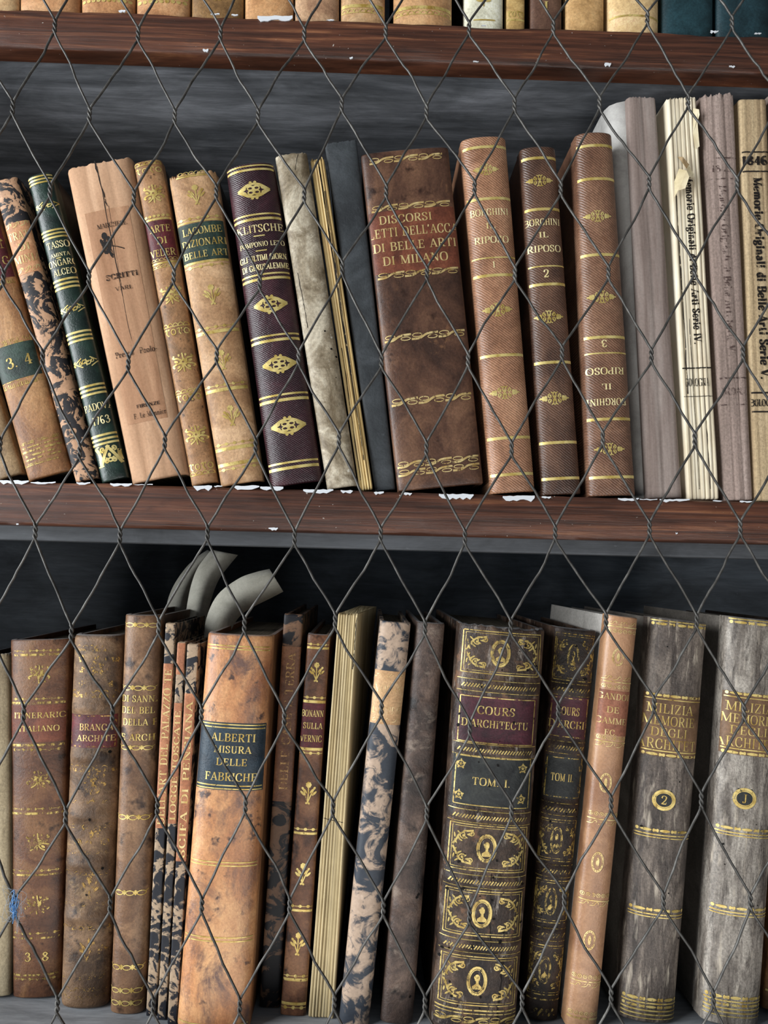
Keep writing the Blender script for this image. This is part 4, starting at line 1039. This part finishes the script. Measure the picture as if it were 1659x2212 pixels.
book('narrow brown book with red label and gilt sprigs, beside the bare page block', ((664, 1373), (714, 1368), (660, 2212), (603, 2212)), .484, ZL, BO,
     [('b', 'chainbead', 1394, 7), ('b', 'line', 1402, 5), ('o', 'sprig', 1455, 38, 46), ('b', 'chainbead', 1512, 8), ('b', 'line', 1521, 6), ('lab', 1525, 1622, RED), ('t', 1547, 'BONANNI', 14, 52), ('t', 1574, 'SULLA', 13, 42),
      ('t', 1602, 'VERNICI', 14, 52), ('b', 'line', 1625, 6), ('b', 'chainbead', 1634, 8), ('o', 'sprig', 1720, 40, 52), ('b', 'chainbead', 1799, 8), ('b', 'line', 1808, 5), ('o', 'sprig', 1894, 38, 50), ('b', 'chainbead', 1963, 8), ('b', 'line', 1972, 5),
      ('o', 'sprig', 2042, 38, 52), ('b', 'chainbead', 2110, 8), ('b', 'line', 2118, 6), ('b', 'line', 2168, 6), ('b', 'chainbead', 2176, 9)], gold_=GOLD, group=GLW, b=.16, boards=BO)
PB3 = paper(('94815c', 'b5a27b', 'c8b792'), sx=900, sz=4, bump=.6)
bb, sp3, Z3, k3 = book('bare block of yellowed pages without a cover on lower shelf', ((730, 1323), (775, 1325), (721, 2212), (664, 2212)), .482, ZL, PB3,
     [('crack', .86, 1326, .8, 1450, 2.5), ('crack', -.95, 1778, .9, 1786, 1.5)], bare=True, b=.04, p=4, sig=(8, .0009), group=GLW, yaw_=-.012, twist=.11, ragged=.0012, dep=.10)
MB4 = marble('ab9480', '333840', 'bca694', 80, .46, .545, rough=.5, dist=.9)
book('grey and pink marbled paper book with pale tan label at lower shelf centre', ((820, 1341), (889, 1346), (798, 2212), (731, 2212)), .476, ZL, MB4,
     [('lab', 1455, 1572, L_(('a87c4e', 'bf9464', 'cda878'), scale=45, name='pale_tan_label')), ('b', 'wave', 1466, 11), ('t', 1495, 'VOCAT', 15, 58), ('t', 1541, 'LETTER', 15, 62), ('b', 'wave', 1563, 11)],
     gold_=gold(.4, .14, ('c49c66', 'e2c796')), group=GLW, b=.26, boards=MB4)
DM = L_(('2c231f', '4a3a32', '6a5548'), scale=38, stretch=(1, 1, .8), rough=.45, scuff=('8a7a6c', .55, .75, (60, 60, 90)), speck=('1a1412', .57, .68, 70), bump=.6)
book('dark mottled calf book with faint raised bands and no title', ((899, 1342), (962, 1348), (892, 2212), (820, 2212)), .478, ZL, DM, [('holes', 3, 1900, 2180)],
     ribs=[(y, .0012, .003) for y in (1530, 1681, 1823, 1966)], group=GLW, b=.26, boards=DM, wob=.0003)
CO = L_(('1b1312', '38291f', '5e493a'), scale=60, stretch=(1, 1, .6), rough=.4, scuff=('a2978c', .56, .74, (210, 210, 60)), speck=('70503a', .6, .72, 90), bump=.7)
DKR = L_(('2a0f18', '3f1722', '52202c'), scale=80, name='wine_label')
def cours(title2, tom, panels, lab, lab2, ribs, s, foot):
    it = []
    for y0, y1 in panels:
        it += [('frame', y0, y1, 2.2, .93), ('frame', y0+5, y1-5, 1.2, .87), ('c4', y0+8, y1-8, 1.0), ('o', 'cameo', (y0+y1)/2, 40*s, 56)]
    it += [('lab', lab[0], lab[1], DKR, .96), ('frame', lab[0]+3, lab[1]-3, 2.2, .9), ('t', lab[0]+31, 'COURS', 17, 84*s), ('t', lab[0]+60, title2, 16, 148*s if s > .9 else 78)]
    it += [('lab', lab2[0], lab2[1], BLACKL, .97), ('frame', lab2[0]+3, lab2[1]-3, 2.2, .9), ('t', (lab2[0]+lab2[1])/2, tom, 16, 84*s)]
    for k in (-1, 1):
        for y in (lab2[0]+22, lab2[1]-22): it.append(('o', 'bud', y, 24*s, 26, k*68*s))
    for y in ribs: it += [('b', 'hatch', y, 9, .9), ('b', 'line', y-13, 1.5), ('b', 'line', y+13, 1.5)]
    return it + foot
book('thick worn dark book with gilt portrait ovals and wormholes, first of the pair', ((990, 1346), (1180, 1357), (1116, 2212), (930, 2212)), .468, ZL, CO,
     cours("D'ARCHITECTU", 'TOM. I.', ((1371, 1464), (1790, 1886), (1928, 2022), (2066, 2166)), (1513, 1617), (1642, 1752), (1491, 1630, 1772, 1908, 2044), 1.0,
           [('b', 'line', 2176, 3), ('b', 'line', 2183, 2), ('b', 'rope', 2196, 14), ('crack', .55, 2062, .48, 2205, 6), ('crack', .1, 1890, .2, 2040, 2.5), ('holes', 46, 1365, 2200)]),
     ribs=[(y, .0019, .0035) for y in (1491, 1630, 1772, 1908, 2044)], gold_=gold(.36, .12, ('957a3e', 'c9b26e')), group=GLW, b=.2, boards=CO, capr=.002, wob=.0003, ragged=.0012, dep=.16)
book('narrower worn dark book with gilt portrait ovals, second of the pair', ((1196, 1358), (1291, 1358), (1204, 2209), (1128, 2207)), .485, ZL, L_(('17110e', '2d211a', '46352a'), scale=60, stretch=(1, 1, .7), rough=.45, scuff=('6c5a4a', .62, .8, (70, 70, 90)), bump=.6),
     cours("D'ARCHI", 'TOM II.', ((1374, 1476), (1778, 1866), (1908, 1996), (2044, 2146)), (1512, 1602), (1642, 1732), (1496, 1622, 1755, 1887, 2020), .6,
           [('b', 'line', 2156, 3), ('b', 'hatch', 2182, 16), ('holes', 14, 1380, 2190)]),
     ribs=[(y, .0019, .0035) for y in (1496, 1622, 1755, 1887, 2020)], gold_=GOLD_WORN, group=GLW, b=.26, boards=CO, capr=.002, wob=.0003)
GA = L_(('8c6040', 'a87a54', 'bd9068'), scale=22, rough=.36, spec=.5, fine=.2)
book('slim tan leather book with gilt ovals and reddish title patch', ((1310, 1331), (1379, 1332), (1290, 2212), (1219, 2212)), .476, ZL, GA,
     [('b', 'wave', 1352, 10), ('b', 'line', 1359, 2.5), ('b', 'ringbead', 1369, 9), ('o', 'oval', 1426, 25, 38), ('b', 'wave', 1473, 10), ('b', 'line', 1481, 2.5), ('b', 'ringbead', 1491, 9),
      ('lab', 1500, 1597, L_(('7a4630', '935a40', 'a66d50'), scale=40, name='reddish_patch')), ('t', 1513, 'GANDOI', 13, 68), ('t', 1542, 'DE', 13, 28), ('t', 1566, 'CAMME', 13, 66), ('t', 1591, 'EC.', 12, 28),
      ('b', 'ringbead', 1603, 9), ('b', 'line', 1612, 2.5), ('b', 'wave', 1619, 10), ('o', 'oval', 1700, 25, 40), ('b', 'ringbead', 1768, 9), ('b', 'line', 1779, 2.5), ('b', 'wave', 1787, 10), ('o', 'oval', 1870, 25, 42),
      ('b', 'ringbead', 1940, 9), ('b', 'line', 1952, 2.5), ('b', 'wave', 1959, 10), ('o', 'oval', 2035, 25, 40), ('b', 'ringbead', 2111, 9), ('b', 'line', 2121, 2.5), ('b', 'wave', 2129, 10), ('b', 'ringbead', 2187, 9), ('b', 'line', 2197, 4)],
     gold_=GOLD_PALE, group=GLW, b=.28, boards=L_(('a09a92', 'b4aea6', 'c0bab2'), scale=30))
MILL = L_(('523a26', '694c33', '7d5d41'), scale=50, name='brown_label')
def milizia(lbl, quad, Y, cols, num, dy, ring_dx=0):
    m = L_(cols, scale=85, stretch=(1.5, 1, .26), rough=.38, bump=.6, scuff=('332b26', .52, .68, (240, 240, 55)), fine=.55, speck=('b5a998', .58, .76, (260, 260, 50)), spec=.4)
    d = dy
    book(lbl, quad, Y, ZL, m,
         [('b', 'lens', 1357+d, 9), ('b', 'line', 1350+d, 2.5), ('lab', 1510+d, 1645+d, MILL), ('b', 'lens', 1513+d, 9), ('b', 'line', 1521+d, 2), ('t', 1541+d, 'MILIZIA', 20, 100), ('t', 1567+d, 'MEMORIE', 20, 112),
          ('t', 1592+d, 'DEGLI', 18, 80), ('t', 1618+d, 'ARCHITET', 21, 126), ('b', 'line', 1633+d, 2.5), ('b', 'lens', 1641+d, 9), ('lab', 1716+d, 1756+d, BLACKL, .26, 'number_patch', ring_dx), ('o', 'shield', 1737+d, 46, 40, ring_dx), ('t', 1737+d, num, 18, 14 if num == '2' else 11, 0, ring_dx),
          ('b', 'lens', 1803+d, 9), ('b', 'line', 1812+d, 2.5), ('b', 'line', 1818+d, 2), ('b', 'lens', 1970+d, 9), ('b', 'line', 1979+d, 2.5), ('b', 'line', 1985+d, 2),
          ('b', 'lens', 2155+d, 10), ('b', 'line', 2163+d, 3), ('b', 'lens', 2170+d, 8), ('b', 'line', 2178+d, 3), ('b', 'line', 2186+d, 3), ('b', 'line', 2194+d, 2), ('holes', 5, 1380, 2100)],
         gold_=GOLD, group=GLW, b=.24, boards=L_(('5c564f', '6f6860', '7d766d'), scale=40), pages=PAGES, capr=.002, dfat=.68)
milizia('dark grey-brown streaked book with number 2 in gilt oval', ((1401, 1337), (1529, 1341), (1457, 2206), (1333, 2201)), Yb(1395, 2204), ('3a322d', '5a4f47', '7d7064'), '2', 0)
milizia('paler grey streaked book with gilt oval numeral, right of its darker twin', ((1569, 1335), (1700, 1340), (1639, 2212), (1510, 2210)), Yb(1575, 2211), ('554c44', '7d746a', 'a59c90'), 'J', -3)
book('cut-off brown book at the right end of the lower shelf', ((1735, 1345), (1820, 1350), (1742, 2192), (1644, 2188)), Yb(1690, 2190), ZL, L_(('5c3a1e', '7c5228', '946a38'), scale=40), [('b', 'line', 2150, 4)], group=GLW)

# ------------------------------------------------------------------ paper markers sticking out of the lower books
STRIP = L_(('a9a596', 'bab6a7', 'c6c2b3'), scale=50, rough=.8, spec=.1, fine=.12, bump=.15, name='grey_paper_strip')
def strip(label, A, B, Y, bow):
    a, b = catmull(A, 6), catmull(B, 6)
    n = min(len(a), len(b)); V, Fc = [], []
    o = thing('paper_marker', label, 'bookmark', at((A[0][0]+B[0][0])/2, A[0][1], Y), (0, 0, 0), 'paper markers in the lower books')
    inv = Vector(o.location)
    m = 7
    for lay in (0, .0003):
        for i in range(n):
            q = i/(n-1)
            for j in range(m):
                s = j/(m-1)
                px = a[i][0]+(b[i][0]-a[i][0])*s; py = a[i][1]+(b[i][1]-a[i][1])*s
                V.append(at(px, py, Y + bow*q*q*.5 - .006*math.sin(PI*s) + lay + .004*s) - inv)
    N = n*m
    for i in range(n-1):
        for j in range(m-1):
            k = i*m+j
            Fc.append((k, k+1, k+m+1, k+m)); Fc.append((N+k, N+k+m, N+k+m+1, N+k+1))
    rim = [j for j in range(m)] + [i*m+m-1 for i in range(1, n)] + [(n-1)*m+j for j in range(m-2, -1, -1)] + [i*m for i in range(n-2, 0, -1)]
    for i in range(len(rim)):
        p, q = rim[i], rim[(i+1) % len(rim)]; Fc.append((p, q, N+q, N+p))
    s_ = link_mesh('paper_strip', V, Fc, STRIP, o); sharp(s_, 60)
    return o
strip('curled grey paper strip, hindmost of three sticking up from lower books', [(350, 1420), (356, 1330), (370, 1275), (400, 1228), (430, 1200), (448, 1188)], [(400, 1420), (405, 1330), (412, 1290), (432, 1240), (455, 1210), (470, 1195)], .60, .03)
strip('tallest curled grey paper strip, rising left of the large tan book', [(392, 1430), (400, 1338), (410, 1275), (424, 1232), (442, 1205), (457, 1187)], [(440, 1430), (447, 1340), (458, 1290), (474, 1250), (495, 1222), (514, 1199)], .565, .03)
strip('curled grey paper strip bending right over the large tan book', [(436, 1450), (440, 1385), (446, 1335), (470, 1285), (515, 1250), (552, 1236), (582, 1229)], [(480, 1450), (490, 1390), (505, 1350), (525, 1325), (553, 1308), (585, 1292), (612, 1278)], .53, .02)

# ------------------------------------------------------------------ wire netting
YW = .415
rows = [
 ([38, 205, 385, 566, 746, 928, 1112, 1298, 1490, 1680], [-112]*10),
 ([118, 298, 476, 657, 833, 1013, 1195, 1398, 1581], [57, 74, 73, 74, 69, 61, 59, 40, 49]),
 ([27, 193, 377, 557, 738, 921, 1111, 1295, 1486, 1680], [233, 248, 251, 251, 226, 241, 226, 223, 219, 215]),
 ([108, 289, 467, 657, 834, 1025, 1211, 1402, 1592], [412, 427, 415, 422, 413, 405, 407, 395, 398]),
 ([7, 192, 375, 561, 739, 922, 1112, 1314, 1500, 1700], [601, 601, 597, 611, 579, 591, 591, 589, 580, 578]),
 ([92, 277, 468, 645, 824, 1011, 1214, 1407, 1605], [773, 786, 769, 773, 780, 778, 763, 769, 763]),
 ([0, 172, 356, 552, 732, 921, 1105, 1302, 1501, 1705], [962, 975, 955, 963, 950, 969, 970, 947, 950, 948]),
 ([76, 259, 448, 636, 822, 1004, 1199, 1403, 1599], [1149, 1159, 1152, 1161, 1154, 1161, 1151, 1142, 1141]),
 ([-22, 154, 343, 528, 724, 918, 1103, 1309, 1505, 1705], [1352, 1367, 1355, 1350, 1341, 1357, 1354, 1340, 1343, 1340]),
 ([51, 243, 435, 614, 824, 1015, 1206, 1413, 1607], [1542, 1544, 1542, 1552, 1532, 1573, 1536, 1522, 1539]),
 ([-45, 142, 340, 530, 719, 922, 1105, 1320, 1515, 1720], [1758, 1763, 1745, 1741, 1746, 1757, 1751, 1736, 1728, 1730]),
 ([30, 238, 436, 626, 828, 1014, 1219, 1433, 1621], [1956, 1954, 1956, 1956, 1962, 1979, 1944, 1946, 1949]),
 ([-70, 124, 331, 518, 722, 918, 1128, 1320, 1541, 1740], [2170, 2172, 2172, 2173, 2165, 2168, 2162, 2152, 2158, 2155]),
 ([25, 228, 425, 620, 825, 1022, 1225, 1432, 1640], [2385]*9)]
rows = [([x[0]-188]+x+[x[-1]+195], [y[0]]+y+[y[-1]]) for x, y in rows]
node = [[at(x, y, YW) for x, y in zip(*r)] for r in rows]
def wire_mat():
    g = G('galvanised_wire')
    n = g.noise((300, 300, 120), 4, .6)
    c = g.ramp(n, [(.35, '34322f'), (.55, '484643'), (.7, '5c5a56')])
    g.b.inputs['Metallic'].default_value = .35
    g.bump(n, .2, .0003)
    return g.done(c, .45, .5)
WIRE = wire_mat()
net = thing('wire_netting', 'twisted grey wire netting stretched across the front of the bookcase', 'wire netting', (0, YW, Z_LT-.03))
WR = .00068
TW = 19*YW/F_PX                     # half length of a twist
def strand(path, sgn):
    P = []
    prev = None
    off = Vector(net.location)
    for idx, (r, k) in enumerate(path):
        c = node[r][k]
        if prev is not None:
            a = prev+Vector((sgn*WR, 0, -TW)); b = c+Vector((-sgn*WR, 0, TW))
            rnd = random.Random(r*31+k*7+(0 if sgn > 0 else 500))
            bow = rnd.uniform(-.0007, .0007); kink = rnd.uniform(-.0013, .0013); kq = rnd.uniform(.3, .7)
            for q in (.06, .16, .28, .4, .5, .6, .72, .84, .94):
                p = a.lerp(b, q)
                p.x += bow*math.sin(PI*q) + kink*math.exp(-((q-kq)/.16)**2)
                p.y += .0006*math.sin(PI*q)*rnd.uniform(-1, 1)
                P.append(p-off)
        for i in range(13):
            t = -1+2*i/12
            P.append(c+Vector((-sgn*WR*math.sin(1.5*PI*t), sgn*WR*math.cos(1.5*PI*t), -TW*t))-off)
        prev = c
    V, Fc = [], []
    tube(V, Fc, P, WR, 8)
    return link_mesh('wire_strand', V, Fc, WIRE, net)
def follow(r, k, sgn):
    path = [(r, k)]
    while r+1 < len(rows):
        odd = r % 2 == 1               # odd rows are the nine-node rows
        k = k + (1 if sgn > 0 else 0) if odd else k + (0 if sgn > 0 else -1)
        r += 1
        if not 0 <= k < len(node[r]): break
        path.append((r, k))
    return path
seen = {1: set(), -1: set()}
for sgn in (1, -1):
    for r in range(len(rows)):
        for k in range(len(node[r])):
            if (r, k) in seen[sgn]: continue
            p = follow(r, k, sgn); seen[sgn].update(p)
            if len(p) > 1: strand(p, sgn)

# ------------------------------------------------------------------ blue thread caught on the netting
BLUE = G('blue_thread').done('5b86b5', .8, .2)
PALE = G('pale_fibre').done('8f97a0', .8, .2)
c = at(31, 1958, YW-.0025)
tuft = thing('thread_tuft', 'small tuft of blue thread caught on a wire twist at lower left', 'thread', c)
for nm, mt, cnt, rad, sx, sz in (('blue_thread', BLUE, 13, .0002, .0012, .0042), ('loose_fibre', PALE, 12, .00007, .0042, .0055)):
    V, Fc = [], []
    for i in range(cnt):
        a = random.uniform(0, 6.28)
        P = [(random.gauss(0, sx), random.gauss(0, .0007)-.0004, random.gauss(0, sz)) for _ in range(4)]
        tube(V, Fc, catmull(P, 5), rad, 5)
    link_mesh(nm, V, Fc, mt, tuft)
